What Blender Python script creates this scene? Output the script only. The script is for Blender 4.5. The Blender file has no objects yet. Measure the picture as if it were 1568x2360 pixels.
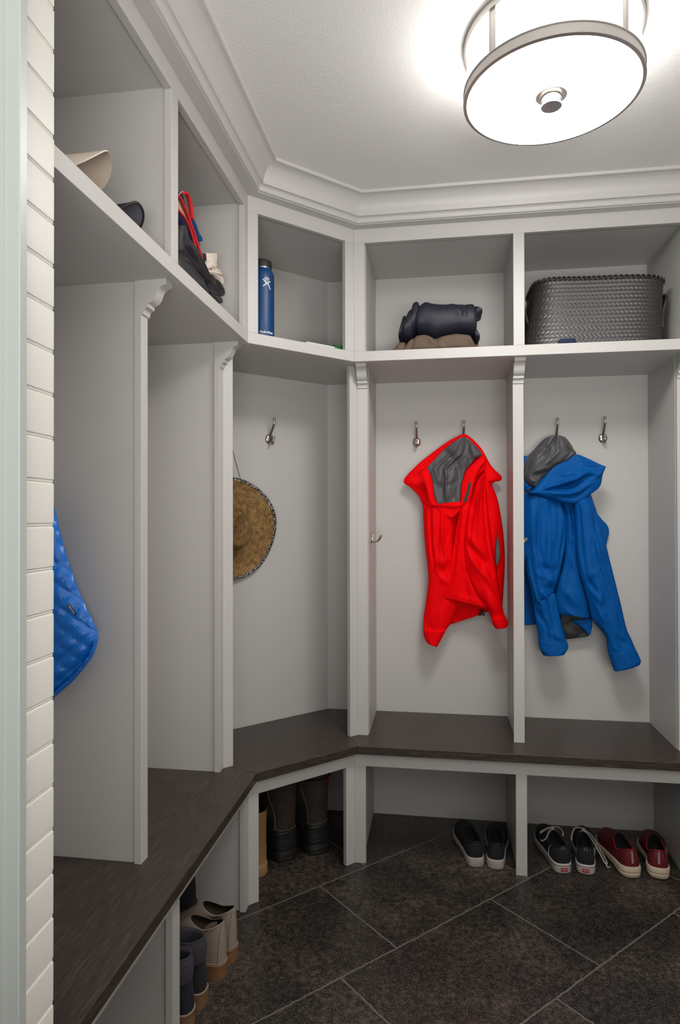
import bpy, bmesh, math, random
from mathutils import Vector, Matrix, noise

random.seed(7)
S = bpy.context.scene
COL = S.collection
PI = math.pi
SQ = math.sqrt(0.5)
T22 = math.tan(math.radians(22.5))

# ------------------------------------------------------------------ camera
FPX, YAW, PIT, ROL = 1494.1, 8.6152, 0.3599, -0.1077
CAMH = 1.32
_y, _p, _r = (math.radians(a) for a in (YAW, PIT, ROL))
FW = Vector((-math.sin(_y) * math.cos(_p), math.cos(_y) * math.cos(_p), math.sin(_p)))
_rt = Vector((math.cos(_y), math.sin(_y), 0))
_up = _rt.cross(FW)
CR = math.cos(_r) * _rt + math.sin(_r) * _up
CU = -math.sin(_r) * _rt + math.cos(_r) * _up
CC = Vector((0, 0, CAMH))
cam = bpy.data.cameras.new('camera')
camo = bpy.data.objects.new('camera', cam)
COL.objects.link(camo)
M = Matrix((CR, CU, -FW)).transposed().to_4x4()
M.translation = CC
camo.matrix_world = M
cam.sensor_fit = 'HORIZONTAL'
cam.sensor_width = 36
cam.lens = 36 * FPX / 1568
cam.clip_start = 0.02
S.camera = camo

# ------------------------------------------------------------------ light
w = bpy.data.worlds.new('world')
S.world = w
w.use_nodes = True
w.node_tree.nodes['Background'].inputs[0].default_value = (0.82, 0.93, 1.0, 1)
w.node_tree.nodes['Background'].inputs[1].default_value = 0.05
S.view_settings.view_transform = 'Standard'
S.view_settings.look = 'None'
S.view_settings.gamma = 1
S.view_settings.exposure = 0.0
S.view_settings.use_curve_mapping = False
S.cycles.use_denoising = True
S.cycles.max_bounces = 10
S.cycles.diffuse_bounces = 6
S.cycles.sample_clamp_indirect = 6
LAMP_BOTTOM = 35.0
LAMP_SIDE = 11.0
# added fill light behind the camera, aimed up to brighten the ceiling
al = bpy.data.lights.new('ceiling_fill', 'AREA')
al.shape = 'RECTANGLE'; al.size = 1.6; al.size_y = 1.5
al.energy = 118; al.color = (1.0, 0.99, 0.965)
alo = bpy.data.objects.new('ceiling_fill', al)
COL.objects.link(alo)
alo.location = (0.35, -1.5, 1.0)
alo.rotation_euler = (math.radians(165), 0, 0)

# ------------------------------------------------------------------ geometry constants (metres)
A = 0.6394            # left face frame plane x = -A
B = 2.4569            # back face frame plane y = B
C2 = (-0.3168, 2.4569)
C1 = (-0.6394, 2.1343)
LD = 0.4562           # length of diagonal face
ZB0, ZB1 = 0.4245, 0.4545    # bench
ZS0, ZS1 = 1.9107, 1.9492    # upper shelf
ZP = 2.3632           # top of cubby openings
ZC = 2.511            # ceiling
DEP = 0.4235          # depth behind face frames
Y0 = 0.952            # near end of the left run
XR = 1.463            # right end of the back run opening

def ray(px, py):
    return FW + CR * ((px - 784) / FPX) - CU * ((py - 1180) / FPX)
def on(px, py, n, d):
    v = ray(px, py); n = Vector(n)
    return CC + v * ((d - n.dot(CC)) / n.dot(v))
def aty(px, py, y): return on(px, py, (0, 1, 0), y)
def atx(px, py, x): return on(px, py, (1, 0, 0), x)
def atz(px, py, z): return on(px, py, (0, 0, 1), z)
def atd(px, py, off): return on(px, py, (SQ, -SQ, 0), (C1[0] - C1[1]) * SQ + off)

# runs: u along the face, w out towards the room
def rb(u, w): return (u, B - w)
def rl(u, w): return (-A + w, u)
def rd(u, w): return (C1[0] + (u + w) * SQ, C1[1] + (u - w) * SQ)

# ------------------------------------------------------------------ materials
def mat(name, col, rough=0.5, metal=0.0, spec=0.5, noise_amt=0.0, noise_scale=30, bump=0.0, bump_scale=80, sheen=0.0, coat=0.0, stretch=None):
    m = bpy.data.materials.new(name)
    m.use_nodes = True
    nt = m.node_tree; b = nt.nodes['Principled BSDF']
    b.inputs['Base Color'].default_value = (*col, 1)
    b.inputs['Roughness'].default_value = rough
    b.inputs['Metallic'].default_value = metal
    b.inputs['Specular IOR Level'].default_value = spec
    if sheen: b.inputs['Sheen Weight'].default_value = sheen
    if coat: b.inputs['Coat Weight'].default_value = coat
    tc = nt.nodes.new('ShaderNodeTexCoord')
    mp = nt.nodes.new('ShaderNodeMapping'); nt.links.new(tc.outputs['Object'], mp.inputs[0])
    if stretch: mp.inputs['Scale'].default_value = stretch
    n = nt.nodes.new('ShaderNodeTexNoise'); n.inputs['Scale'].default_value = noise_scale; n.inputs['Detail'].default_value = 4
    nt.links.new(mp.outputs[0], n.inputs[0])
    if noise_amt:
        mx = nt.nodes.new('ShaderNodeMix'); mx.data_type = 'RGBA'
        mx.inputs[6].default_value = (*[c * (1 - noise_amt) for c in col], 1)
        mx.inputs[7].default_value = (*[min(1, c * (1 + noise_amt)) for c in col], 1)
        nt.links.new(n.outputs[0], mx.inputs[0]); nt.links.new(mx.outputs[2], b.inputs['Base Color'])
    if bump:
        n2 = nt.nodes.new('ShaderNodeTexNoise'); n2.inputs['Scale'].default_value = bump_scale; n2.inputs['Detail'].default_value = 3
        nt.links.new(mp.outputs[0], n2.inputs[0])
        bp = nt.nodes.new('ShaderNodeBump'); bp.inputs['Strength'].default_value = bump; bp.inputs['Distance'].default_value = 0.002
        nt.links.new(n2.outputs[0], bp.inputs['Height']); nt.links.new(bp.outputs[0], b.inputs['Normal'])
    return m

def N(nt, typ, **kw):
    n = nt.nodes.new(typ)
    for k, v in kw.items():
        if k.startswith('i_'):
            n.inputs[int(k[2:])].default_value = v
        else: setattr(n, k, v)
    return n
def MTH(nt, op, a, b=None, c=None):
    n = nt.nodes.new('ShaderNodeMath'); n.operation = op
    for i, x in enumerate((a, b, c)):
        if x is None: continue
        if isinstance(x, (int, float)): n.inputs[i].default_value = x
        else: nt.links.new(x, n.inputs[i])
    return n.outputs[0]
def MIXC(nt, f, a, b):
    n = nt.nodes.new('ShaderNodeMix'); n.data_type = 'RGBA'
    for i, x in ((0, f), (6, a), (7, b)):
        if isinstance(x, tuple): n.inputs[i].default_value = x if len(x) == 4 else (*x, 1)
        elif isinstance(x, (int, float)): n.inputs[i].default_value = x
        else: nt.links.new(x, n.inputs[i])
    return n.outputs[2]
def RAMP(nt, f, stops):
    n = nt.nodes.new('ShaderNodeValToRGB'); nt.links.new(f, n.inputs[0])
    e = n.color_ramp.elements
    while len(e) > 1: e.remove(e[-1])
    e[0].position = stops[0][0]; e[0].color = (*stops[0][1], 1) if isinstance(stops[0][1], tuple) else (stops[0][1],) * 3 + (1,)
    for p, c in stops[1:]:
        x = e.new(p); x.color = (*c, 1) if isinstance(c, tuple) else (c, c, c, 1)
    return n.outputs[0]

PAINT = mat('cabinet_paint', (0.53, 0.513, 0.492), 0.42, spec=0.4, bump=0.03, bump_scale=300)
WALLP = mat('wall_paint', (0.53, 0.513, 0.492), 0.6, spec=0.3)
CEILP = mat('ceiling_paint', (0.81, 0.795, 0.77), 0.8, spec=0.2, bump=0.5, bump_scale=170)
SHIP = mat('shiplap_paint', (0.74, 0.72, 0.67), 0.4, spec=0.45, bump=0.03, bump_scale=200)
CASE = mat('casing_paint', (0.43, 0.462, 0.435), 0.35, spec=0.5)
NICKEL = mat('satin_nickel', (0.50, 0.45, 0.40), 0.24, metal=1.0)
LAMPMETAL = mat('brushed_nickel', (0.56, 0.53, 0.50), 0.38, metal=0.85)

def emis(name, col, s):
    m = bpy.data.materials.new(name); m.use_nodes = True
    b = m.node_tree.nodes['Principled BSDF']
    b.inputs['Base Color'].default_value = (0.8, 0.8, 0.8, 1)
    b.inputs['Emission Color'].default_value = (*col, 1); b.inputs['Emission Strength'].default_value = s
    return m
GL_BOT = emis('lit_glass', (1.0, 0.98, 0.955), LAMP_BOTTOM)
GL_SIDE = emis('lit_side_glass', (1.0, 0.98, 0.955), LAMP_SIDE)

def floor_material():
    m = bpy.data.materials.new('stone_tile'); m.use_nodes = True
    nt = m.node_tree; L = nt.links; b = nt.nodes['Principled BSDF']
    tc = N(nt, 'ShaderNodeTexCoord'); sp = N(nt, 'ShaderNodeSeparateXYZ'); L.new(tc.outputs['Object'], sp.inputs[0])
    nz = N(nt, 'ShaderNodeTexNoise'); nz.inputs['Scale'].default_value = 38; nz.inputs['Detail'].default_value = 3
    L.new(tc.outputs['Object'], nz.inputs[0])
    j = MTH(nt, 'MULTIPLY', MTH(nt, 'SUBTRACT', nz.outputs[0], 0.5), 0.009)
    u = MTH(nt, 'ADD', MTH(nt, 'MULTIPLY', MTH(nt, 'ADD', sp.outputs[0], sp.outputs[1]), SQ), j)
    v = MTH(nt, 'ADD', MTH(nt, 'MULTIPLY', MTH(nt, 'SUBTRACT', sp.outputs[1], sp.outputs[0]), SQ), j)
    kv = MTH(nt, 'DIVIDE', MTH(nt, 'SUBTRACT', 1.9140, v), 0.4145)
    k = MTH(nt, 'FLOOR', kv); fv = MTH(nt, 'SUBTRACT', kv, k)
    uu = MTH(nt, 'DIVIDE', MTH(nt, 'ADD', MTH(nt, 'SUBTRACT', u, 1.3180), MTH(nt, 'MULTIPLY', k, 0.2133)), 0.64)
    ku = MTH(nt, 'FLOOR', uu); fu = MTH(nt, 'SUBTRACT', uu, ku)
    dv = MTH(nt, 'MULTIPLY', MTH(nt, 'MINIMUM', fv, MTH(nt, 'SUBTRACT', 1.0, fv)), 0.4145)
    du = MTH(nt, 'MULTIPLY', MTH(nt, 'MINIMUM', fu, MTH(nt, 'SUBTRACT', 1.0, fu)), 0.64)
    d = MTH(nt, 'MINIMUM', dv, du)
    n3 = N(nt, 'ShaderNodeTexNoise'); n3.inputs['Scale'].default_value = 120; L.new(tc.outputs['Object'], n3.inputs[0])
    dj = MTH(nt, 'ADD', d, MTH(nt, 'MULTIPLY', MTH(nt, 'SUBTRACT', n3.outputs[0], 0.5), 0.0035))
    mr = N(nt, 'ShaderNodeMapRange'); mr.inputs[1].default_value = 0.0021; mr.inputs[2].default_value = 0.0033
    L.new(dj, mr.inputs[0])
    tile = mr.outputs[0]
    cb = N(nt, 'ShaderNodeCombineXYZ'); L.new(k, cb.inputs[0]); L.new(ku, cb.inputs[1])
    wn = N(nt, 'ShaderNodeTexWhiteNoise'); L.new(cb.outputs[0], wn.inputs[0])
    off = N(nt, 'ShaderNodeVectorMath', operation='SCALE'); L.new(wn.outputs[1], off.inputs[0]); off.inputs[3].default_value = 7
    ad = N(nt, 'ShaderNodeVectorMath', operation='ADD'); L.new(tc.outputs['Object'], ad.inputs[0]); L.new(off.outputs[0], ad.inputs[1])
    P = ad.outputs[0]
    def noi(s, det=5, r=0.6):
        q = N(nt, 'ShaderNodeTexNoise'); q.inputs['Scale'].default_value = s; q.inputs['Detail'].default_value = det
        q.inputs['Roughness'].default_value = r; L.new(P, q.inputs[0]); return q.outputs[0]
    c = RAMP(nt, noi(4.5), [(0.3, (0.011, 0.010, 0.009)), (0.5, (0.026, 0.021, 0.017)), (0.70, (0.062, 0.047, 0.036))])
    c2 = RAMP(nt, noi(60, 6, 0.8), [(0.38, 0.25), (0.5, 0.9), (0.62, 2.4), (0.72, 3.6)])
    mm = nt.nodes.new('ShaderNodeMix'); mm.data_type = 'RGBA'; mm.blend_type = 'MULTIPLY'; mm.inputs[0].default_value = 1
    L.new(c, mm.inputs[6]); L.new(c2, mm.inputs[7]); c = mm.outputs[2]
    s1 = RAMP(nt, noi(230, 2, 0.6), [(0.58, 0.0), (0.66, 1.0)])
    c = MIXC(nt, MTH(nt, 'MULTIPLY', s1, 0.65), c, (0.17, 0.135, 0.105))
    vo = N(nt, 'ShaderNodeTexVoronoi'); vo.inputs['Scale'].default_value = 150; L.new(P, vo.inputs[0])
    s2 = RAMP(nt, vo.outputs['Distance'], [(0.10, 1.0), (0.24, 0.0)])
    wsel = RAMP(nt, vo.outputs['Color'], [(0.54, 0.0), (0.58, 1.0)])
    c = MIXC(nt, MTH(nt, 'MULTIPLY', MTH(nt, 'MULTIPLY', s2, wsel), 0.75), c, (0.25, 0.22, 0.19))
    c = MIXC(nt, tile, MIXC(nt, n3.outputs[0], (0.10, 0.088, 0.078), (0.19, 0.17, 0.155)), c)
    L.new(c, b.inputs['Base Color'])
    rr = N(nt, 'ShaderNodeMapRange'); rr.inputs[3].default_value = 0.8; rr.inputs[4].default_value = 0.34
    L.new(tile, rr.inputs[0])
    L.new(MTH(nt, 'ADD', rr.outputs[0], MTH(nt, 'MULTIPLY', noi(25), 0.14)), b.inputs['Roughness'])
    b.inputs['Specular IOR Level'].default_value = 0.55
    hgt = MTH(nt, 'ADD', MTH(nt, 'MULTIPLY', tile, 1.0), MTH(nt, 'MULTIPLY', noi(90, 3), 0.35))
    bp = N(nt, 'ShaderNodeBump'); bp.inputs['Strength'].default_value = 0.35; bp.inputs['Distance'].default_value = 0.002
    L.new(hgt, bp.inputs['Height']); L.new(bp.outputs[0], b.inputs['Normal'])
    return m

def wood_material(name, ang):
    m = bpy.data.materials.new(name); m.use_nodes = True
    nt = m.node_tree; L = nt.links; b = nt.nodes['Principled BSDF']
    tc = N(nt, 'ShaderNodeTexCoord'); mp = N(nt, 'ShaderNodeMapping'); L.new(tc.outputs['Object'], mp.inputs[0])
    mp.inputs['Rotation'].default_value = (0, 0, -ang)
    mp2 = N(nt, 'ShaderNodeMapping'); mp2.inputs['Scale'].default_value = (3.0, 34, 34); L.new(mp.outputs[0], mp2.inputs[0])
    n1 = N(nt, 'ShaderNodeTexNoise'); n1.inputs['Scale'].default_value = 6; n1.inputs['Detail'].default_value = 6; n1.inputs['Roughness'].default_value = 0.65
    L.new(mp2.outputs[0], n1.inputs[0])
    mp3 = N(nt, 'ShaderNodeMapping'); mp3.inputs['Scale'].default_value = (1.2, 6, 6); L.new(mp.outputs[0], mp3.inputs[0])
    n2 = N(nt, 'ShaderNodeTexNoise'); n2.inputs['Scale'].default_value = 3; n2.inputs['Detail'].default_value = 4; L.new(mp3.outputs[0], n2.inputs[0])
    wv = N(nt, 'ShaderNodeTexWave'); wv.bands_direction = 'Y'; wv.inputs['Scale'].default_value = 5; wv.inputs['Distortion'].default_value = 14
    wv.inputs['Detail'].default_value = 3; wv.inputs['Detail Scale'].default_value = 0.8; L.new(mp3.outputs[0], wv.inputs[0])
    c = RAMP(nt, n1.outputs[0], [(0.32, (0.020, 0.013, 0.009)), (0.5, (0.040, 0.027, 0.020)), (0.64, (0.085, 0.062, 0.045)), (0.75, (0.15, 0.115, 0.085))])
    c = MIXC(nt, MTH(nt, 'MULTIPLY', wv.outputs[1], 0.35), c, (0.022, 0.015, 0.012))
    c = MIXC(nt, MTH(nt, 'MULTIPLY', n2.outputs[0], 0.35), c, (0.055, 0.043, 0.037))
    L.new(c, b.inputs['Base Color'])
    b.inputs['Roughness'].default_value = 0.36
    b.inputs['Specular IOR Level'].default_value = 0.55
    bp = N(nt, 'ShaderNodeBump'); bp.inputs['Strength'].default_value = 0.12; bp.inputs['Distance'].default_value = 0.001
    L.new(n1.outputs[0], bp.inputs['Height']); L.new(bp.outputs[0], b.inputs['Normal'])
    return m

# ------------------------------------------------------------------ mesh helpers
class MB:
    def __init__(s): s.v = []; s.f = []; s.m = []
    def add(s, vs, fs, mi=0):
        o = len(s.v); s.v += [tuple(p) for p in vs]
        s.f += [tuple(i + o for i in f) for f in fs]; s.m += [mi] * len(fs)
        return s
    def prism(s, poly, z0, z1, mi=0):
        ar = sum(poly[i][0] * poly[(i + 1) % len(poly)][1] - poly[(i + 1) % len(poly)][0] * poly[i][1] for i in range(len(poly)))
        if ar < 0: poly = poly[::-1]
        n = len(poly)
        vs = [(x, y, z0) for x, y in poly] + [(x, y, z1) for x, y in poly]
        fs = [tuple(range(n - 1, -1, -1)), tuple(range(n, 2 * n))] + [(i, (i + 1) % n, n + (i + 1) % n, n + i) for i in range(n)]
        return s.add(vs, fs, mi)
    def box(s, x0, x1, y0, y1, z0, z1, mi=0):
        return s.prism([(x0, y0), (x1, y0), (x1, y1), (x0, y1)], z0, z1, mi)
    def rbox(s, run, u0, u1, w0, w1, z0, z1, m0=0, m1=0, mi=0):
        # m0/m1: mitre factor at start/end
        P = [run(u0 + m0 * w0 * T22, w0), run(u1 - m1 * w0 * T22, w0), run(u1 - m1 * w1 * T22, w1), run(u0 + m0 * w1 * T22, w1)]
        return s.prism(P, z0, z1, mi)
    def grid(s, rows, closeu=False, closev=False, mi=0, cap0=False, cap1=False):
        nv = len(rows); nu = len(rows[0])
        vs = [p for r in rows for p in r]; fs = []
        for j in range(nv if closev else nv - 1):
            for i in range(nu if closeu else nu - 1):
                a = j * nu + i; b = j * nu + (i + 1) % nu
                c = ((j + 1) % nv) * nu + (i + 1) % nu; d = ((j + 1) % nv) * nu + i
                fs.append((a, b, c, d))
        if cap0: fs.append(tuple(range(nu - 1, -1, -1)))
        if cap1: fs.append(tuple((nv - 1) * nu + i for i in range(nu)))
        return s.add(vs, fs, mi)
    def build(s, name, mats, parent=None, smooth=False, bevel=0, org=None, sub=0, fix=True, auto=None):
        me = bpy.data.meshes.new(name)
        if org is not None:
            o = Vector(org); vs = [tuple(Vector(p) - o) for p in s.v]
        else: vs = s.v
        me.from_pydata(vs, [], s.f)
        if not isinstance(mats, (list, tuple)): mats = [mats]
        for m_ in mats: me.materials.append(m_)
        for p, k in zip(me.polygons, s.m): p.material_index = k; p.use_smooth = smooth
        if fix:
            bm = bmesh.new(); bm.from_mesh(me)
            bmesh.ops.recalc_face_normals(bm, faces=bm.faces); bm.to_mesh(me); bm.free()
        me.update()
        ob = bpy.data.objects.new(name, me); COL.objects.link(ob)
        if org is not None: ob.location = org
        if parent is not None:
            ob.parent = parent
            ob.matrix_parent_inverse = Matrix.Identity(4)
            if org is None:
                ob.location = Vector((0, 0, 0)) - parent_world(parent)
            else:
                ob.location = Vector(org) - parent_world(parent)
        if bevel:
            md = ob.modifiers.new('bevel', 'BEVEL'); md.width = bevel; md.segments = 2; md.limit_method = 'ANGLE'; md.angle_limit = math.radians(40)
            md.harden_normals = False
        if sub:
            md = ob.modifiers.new('sub', 'SUBSURF'); md.levels = sub; md.render_levels = sub
        if auto is not None:
            try:
                me.set_sharp_from_angle(angle=math.radians(auto))
            except Exception: pass
        return ob
PW = {}
def parent_world(o):
    v = Vector((0, 0, 0))
    while o is not None:
        v = v + o.location; o = o.parent
    return v
def tag(o, label, cat, group=None):
    o['label'] = label; o['category'] = cat
    if group: o['group'] = group
    return o
def struct(o): o['kind'] = 'structure'; return o
def thing(name, label, cat, loc=(0, 0, 0), group=None):
    o = bpy.data.objects.new(name, None); COL.objects.link(o); o.location = loc; o.empty_display_size = 0.05
    return tag(o, label, cat, group)

def catmull(pts, n, closed=False):
    pts = [Vector(p) for p in pts]; L = len(pts); out = []
    segs = L if closed else L - 1
    for k in range(n):
        t = k / n * segs if closed else k / (n - 1) * segs
        i = min(int(t), segs - 1); f = t - i
        g = (lambda q: pts[q % L]) if closed else (lambda q: pts[max(0, min(L - 1, q))])
        p0, p1, p2, p3 = g(i - 1), g(i), g(i + 1), g(i + 2)
        out.append(0.5 * ((2 * p1) + (p2 - p0) * f + (2 * p0 - 5 * p1 + 4 * p2 - p3) * f * f + (3 * p1 - p0 - 3 * p2 + p3) * f ** 3))
    return out
def resample(pts, n, closed=False):
    d = catmull(pts, max(240, n * 4), closed)
    if closed: d.append(d[0].copy())
    ac = [0]
    for a, b in zip(d, d[1:]): ac.append(ac[-1] + (b - a).length)
    out = []; k = 0
    m = n if closed else n - 1
    for i in range(n):
        t = ac[-1] * i / m
        while k < len(ac) - 2 and ac[k + 1] < t: k += 1
        seg = ac[k + 1] - ac[k]
        out.append(d[k].lerp(d[k + 1], 0 if seg < 1e-9 else min(1, (t - ac[k]) / seg)))
    return out
def tube_rows(pts, rad, n=10, flat=1.0, upv=(0, 0, 1)):
    pts = [Vector(p) for p in pts]; rows = []; up = Vector(upv)
    for i, p in enumerate(pts):
        t = (pts[min(i + 1, len(pts) - 1)] - pts[max(i - 1, 0)]).normalized()
        s = t.cross(up)
        if s.length < 1e-3: s = t.cross(Vector((1, 0, 0.01)))
        s.normalize(); q = s.cross(t).normalized(); up = q
        r = rad[i] if isinstance(rad, (list, tuple)) else rad
        rows.append([p + (s * math.cos(2 * PI * k / n) + q * math.sin(2 * PI * k / n) * flat) * r for k in range(n)])
    return rows
def add_tube(mb, pts, rad, n=10, flat=1.0, mi=0, up=(0, 0, 1)):
    return mb.grid(tube_rows(pts, rad, n, flat, up), closeu=True, mi=mi, cap0=True, cap1=True)
def add_ball(mb, c, r, mi=0, n=12):
    c = Vector(c); rows = []
    for j in range(1, n // 2 + 3):
        th = PI * j / (n // 2 + 3)
        rows.append([c + Vector((math.sin(th) * math.cos(2 * PI * k / n), math.sin(th) * math.sin(2 * PI * k / n), math.cos(th))) * r for k in range(n)])
    return mb.grid(rows, closeu=True, mi=mi, cap0=True, cap1=True)
def lathe(mb, prof, c, n=48, mi=0, axis=None, cap0=False, cap1=False):
    c = Vector(c); rows = []
    for r, z in prof:
        rows.append([c + Vector((r * math.cos(2 * PI * k / n), r * math.sin(2 * PI * k / n), z)) for k in range(n)])
    return mb.grid(rows, closeu=True, mi=mi, cap0=cap0, cap1=cap1)
def text_mesh(name, body, size, matx, material, parent, mapf=None, bold=False, extrude=0.0003):
    cu = bpy.data.curves.new(name, 'FONT'); cu.body = body; cu.size = size; cu.extrude = extrude
    cu.align_x = 'CENTER'; cu.align_y = 'CENTER'; cu.resolution_u = 3
    if bold: cu.offset = size * 0.02
    to = bpy.data.objects.new('tmp', cu); COL.objects.link(to)
    dg = bpy.context.evaluated_depsgraph_get(); dg.update()
    me = bpy.data.meshes.new_from_object(to.evaluated_get(dg))
    bpy.data.objects.remove(to); bpy.data.curves.remove(cu)
    for v in me.vertices:
        v.co = mapf(v.co) if mapf else matx @ v.co
    me.name = name; me.materials.clear(); me.materials.append(material)
    ob = bpy.data.objects.new(name, me); COL.objects.link(ob)
    if parent is not None: ob.parent = parent; ob.location = Vector((0, 0, 0)) - parent_world(parent)
    return ob

# ================================================================== SETTING
mb = MB(); mb.box(-2.2, 1.62, -2.6, 3.05, -0.05, 0.0)
struct(mb.build('floor', floor_material()))
mb = MB(); mb.box(-2.2, 1.62, -2.6, 3.05, ZC, ZC + 0.05)
struct(mb.build('ceiling', CEILP))
mb = MB(); mb.box(-2.2, 1.62, B + DEP + 0.014, 3.05, 0, ZC)
struct(mb.build('wall_back', WALLP))
mb = MB(); mb.box(-1.20, -A - DEP - 0.014, 0.90, 3.0, 0, ZC)
struct(mb.build('wall_left', WALLP))
mb = MB(); mb.box(XR + 0.06, 1.62, -2.6, 3.0, 0, ZC)
struct(mb.build('wall_right', WALLP))

# entry wall: boarded return in front of the left run, with its casing
FAR = Vector((-0.5913, 0.93))
dirn = Vector((math.sin(math.radians(-2.1)), math.cos(math.radians(-2.1))))
nrm = Vector((dirn[1], -dirn[0]))
vr = ray(49.5, 1180)
# intersect camera ray (2D) with the board plane to find the near end
tt = (FAR.dot(nrm)) / (vr.x * nrm[0] + vr.y * nrm[1])
NEAR = Vector((vr.x * tt, vr.y * tt))
per = 0.0672
z_g = aty(119, 114.2, 0.93).z          # a board's lower edge
prof = []
k0 = int((z_g - 0.0) / per) + 1
z = z_g - k0 * per
while z < ZC + per:
    e = 0.00068
    prof += [(0.0, z + 3.0 * e - 0 * e), ]
    prof[-1] = (-0.0002, z)
    prof += [(-1.3 * e, z - 1.0 * e), (-3.6 * e, z - 1.8 * e), (-4.0 * e, z - 2.8 * e), (-3.0 * e, z - 3.2 * e), (-1.9 * e, z - 4.2 * e), (-1.6 * e, z - 5.6 * e),
             (-2.3 * e, z - 7.0 * e), (-3.6 * e, z - 7.7 * e), (-4.0 * e, z - 8.3 * e), (-3.2 * e, z - 9.0 * e), (-1.6 * e, z - 10.4 * e), (-0.5 * e, z - 12.0 * e), (0.0, z - 13.5 * e)]
    z += per
# order by height
prof = sorted(prof, key=lambda q: q[1])
prof = [q for q in prof if 0.0 < q[1] < ZC]
prof = [(0.0, 0.0)] + prof + [(0.0, ZC)]
mb = MB()
def bp3(base, dep, z): p = base + nrm * dep; return (p[0], p[1], z)
rows = []
for d_, z in prof:
    rows.append([bp3(NEAR - dirn * 0.02, d_, z), bp3(FAR, d_, z), bp3(FAR, -0.018, z), bp3(NEAR - dirn * 0.02, -0.018, z)])
mb.grid(rows, closeu=True, cap0=True, cap1=True)
struct(mb.build('wall_entry', SHIP, auto=30))
mb = MB()
p0 = NEAR - nrm * 0.019 - dirn * 0.019; p1 = FAR - nrm * 0.019 - dirn * 0.001
mb.prism([(p0[0], p0[1]), (p1[0], p1[1]), (-1.12, p1[1]), (-1.12, p0[1])], 0, ZC)
struct(mb.build('wall_front', WALLP))
# hall wall that continues to the left of the opening
mb = MB(); mb.box(-2.2, -1.12, p0[1], p0[1] + 0.12, 0, ZC)
struct(mb.build('wall_hall', WALLP))
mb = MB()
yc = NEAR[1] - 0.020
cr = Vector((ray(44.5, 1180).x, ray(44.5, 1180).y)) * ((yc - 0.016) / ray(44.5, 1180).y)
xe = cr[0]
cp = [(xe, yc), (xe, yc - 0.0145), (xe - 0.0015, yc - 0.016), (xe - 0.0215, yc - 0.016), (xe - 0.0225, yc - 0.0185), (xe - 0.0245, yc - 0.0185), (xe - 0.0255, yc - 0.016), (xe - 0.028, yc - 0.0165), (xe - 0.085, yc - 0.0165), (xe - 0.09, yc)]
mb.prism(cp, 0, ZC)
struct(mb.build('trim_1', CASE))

# crown moulding (follows the three faces)
cprof = [(0.0, 2.417), (0.038, 2.417), (0.038, 2.4195), (0.045, 2.4205), (0.046, 2.4225), (0.0455, 2.425)]
for k in range(7):
    a = k / 6 * PI / 2
    cprof.append((0.0455 + 0.0145 * (1 - math.cos(a)) * 1.0, 2.425 + 0.015 * math.sin(a)))
cprof += [(0.0605, 2.4405), (0.0620, 2.4466)]
for k in range(1, 13):      # large cove with a small swell at its top
    t = k / 12; a = t * PI / 2
    cprof.append((0.0620 + 0.047 * (1 - math.cos(a)) ** 0.85, 2.4466 + 0.054 * math.sin(a) ** 0.9))
cprof += [(0.1098, 2.5015), (0.1110, 2.5015), (0.1112, 2.5110), (0.0, 2.5110)]
rows = []
for o, z in cprof:
    rows.append([(-A + o, Y0, z), (C1[0] + o, C1[1] - o * T22, z), (C2[0] + o * T22, C2[1] - o, z), (XR + 0.05, B - o, z)])
mb = MB(); mb.grid([list(r) for r in zip(*rows)], closeu=True, cap0=True, cap1=True)
struct(mb.build('trim_2', PAINT, auto=25, smooth=True))

# ================================================================== CABINETRY
FT = 0.019
BV = 0.0012
# openings along each run (u start, u end)
OPL = [(0.99, 1.4935), (1.5345, 2.0905)]
OPD = [(0.0397, 0.4149)]
OPB = [(-0.2763, 0.2768), (0.3167, 0.870), (0.910, XR)]
EXT = {'l': (rl, Y0, C1[1], 0, 1), 'd': (rd, 0.0, LD, 1, 1), 'b': (rb, C2[0], XR + 0.04, 1, 0)}
def face_frame(mb, key, ops, z0, z1, zo0, zo1, bottom=True):
    run, u0, u1, m0, m1 = EXT[key]
    mb.rbox(run, u0, u1, -FT, 0, zo1, z1, m0, m1)
    if bottom: mb.rbox(run, u0, u1, -FT, 0, z0, zo0, m0, m1)
    lo = zo0 if bottom else z0
    edges = [u0] + [x for o in ops for x in o] + [u1]
    for i in range(0, len(edges), 2):
        mb.rbox(run, edges[i], edges[i + 1], -FT, 0, lo, zo1, m0 if i == 0 else 0, m1 if i == len(edges) - 2 else 0)

def panels_for(key):
    # divider planes behind the frames as (u0,u1) centre strips
    if key == 'l': return [(Y0, Y0 + 0.019), (1.5045, 1.5235), (2.1026, 2.1216)]
    if key == 'b': return [(-0.2925, -0.2735), (0.284, 0.303), (0.8705, 0.8895), (XR + 0.002, XR + 0.021)]
    return []
# back plane corner points (w = -DEP)
def line_x(p, d, q, e):
    # intersection of p+t d and q+s e
    den = d[0] * e[1] - d[1] * e[0]
    t = ((q[0] - p[0]) * e[1] - (q[1] - p[1]) * e[0]) / den
    return (p[0] + t * d[0], p[1] + t * d[1])
K1 = line_x(rl(0, -DEP), (0, 1), rd(0, -DEP), (1, 1))
K2 = line_x(rb(0, -DEP), (1, 0), rd(0, -DEP), (1, 1))

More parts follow.
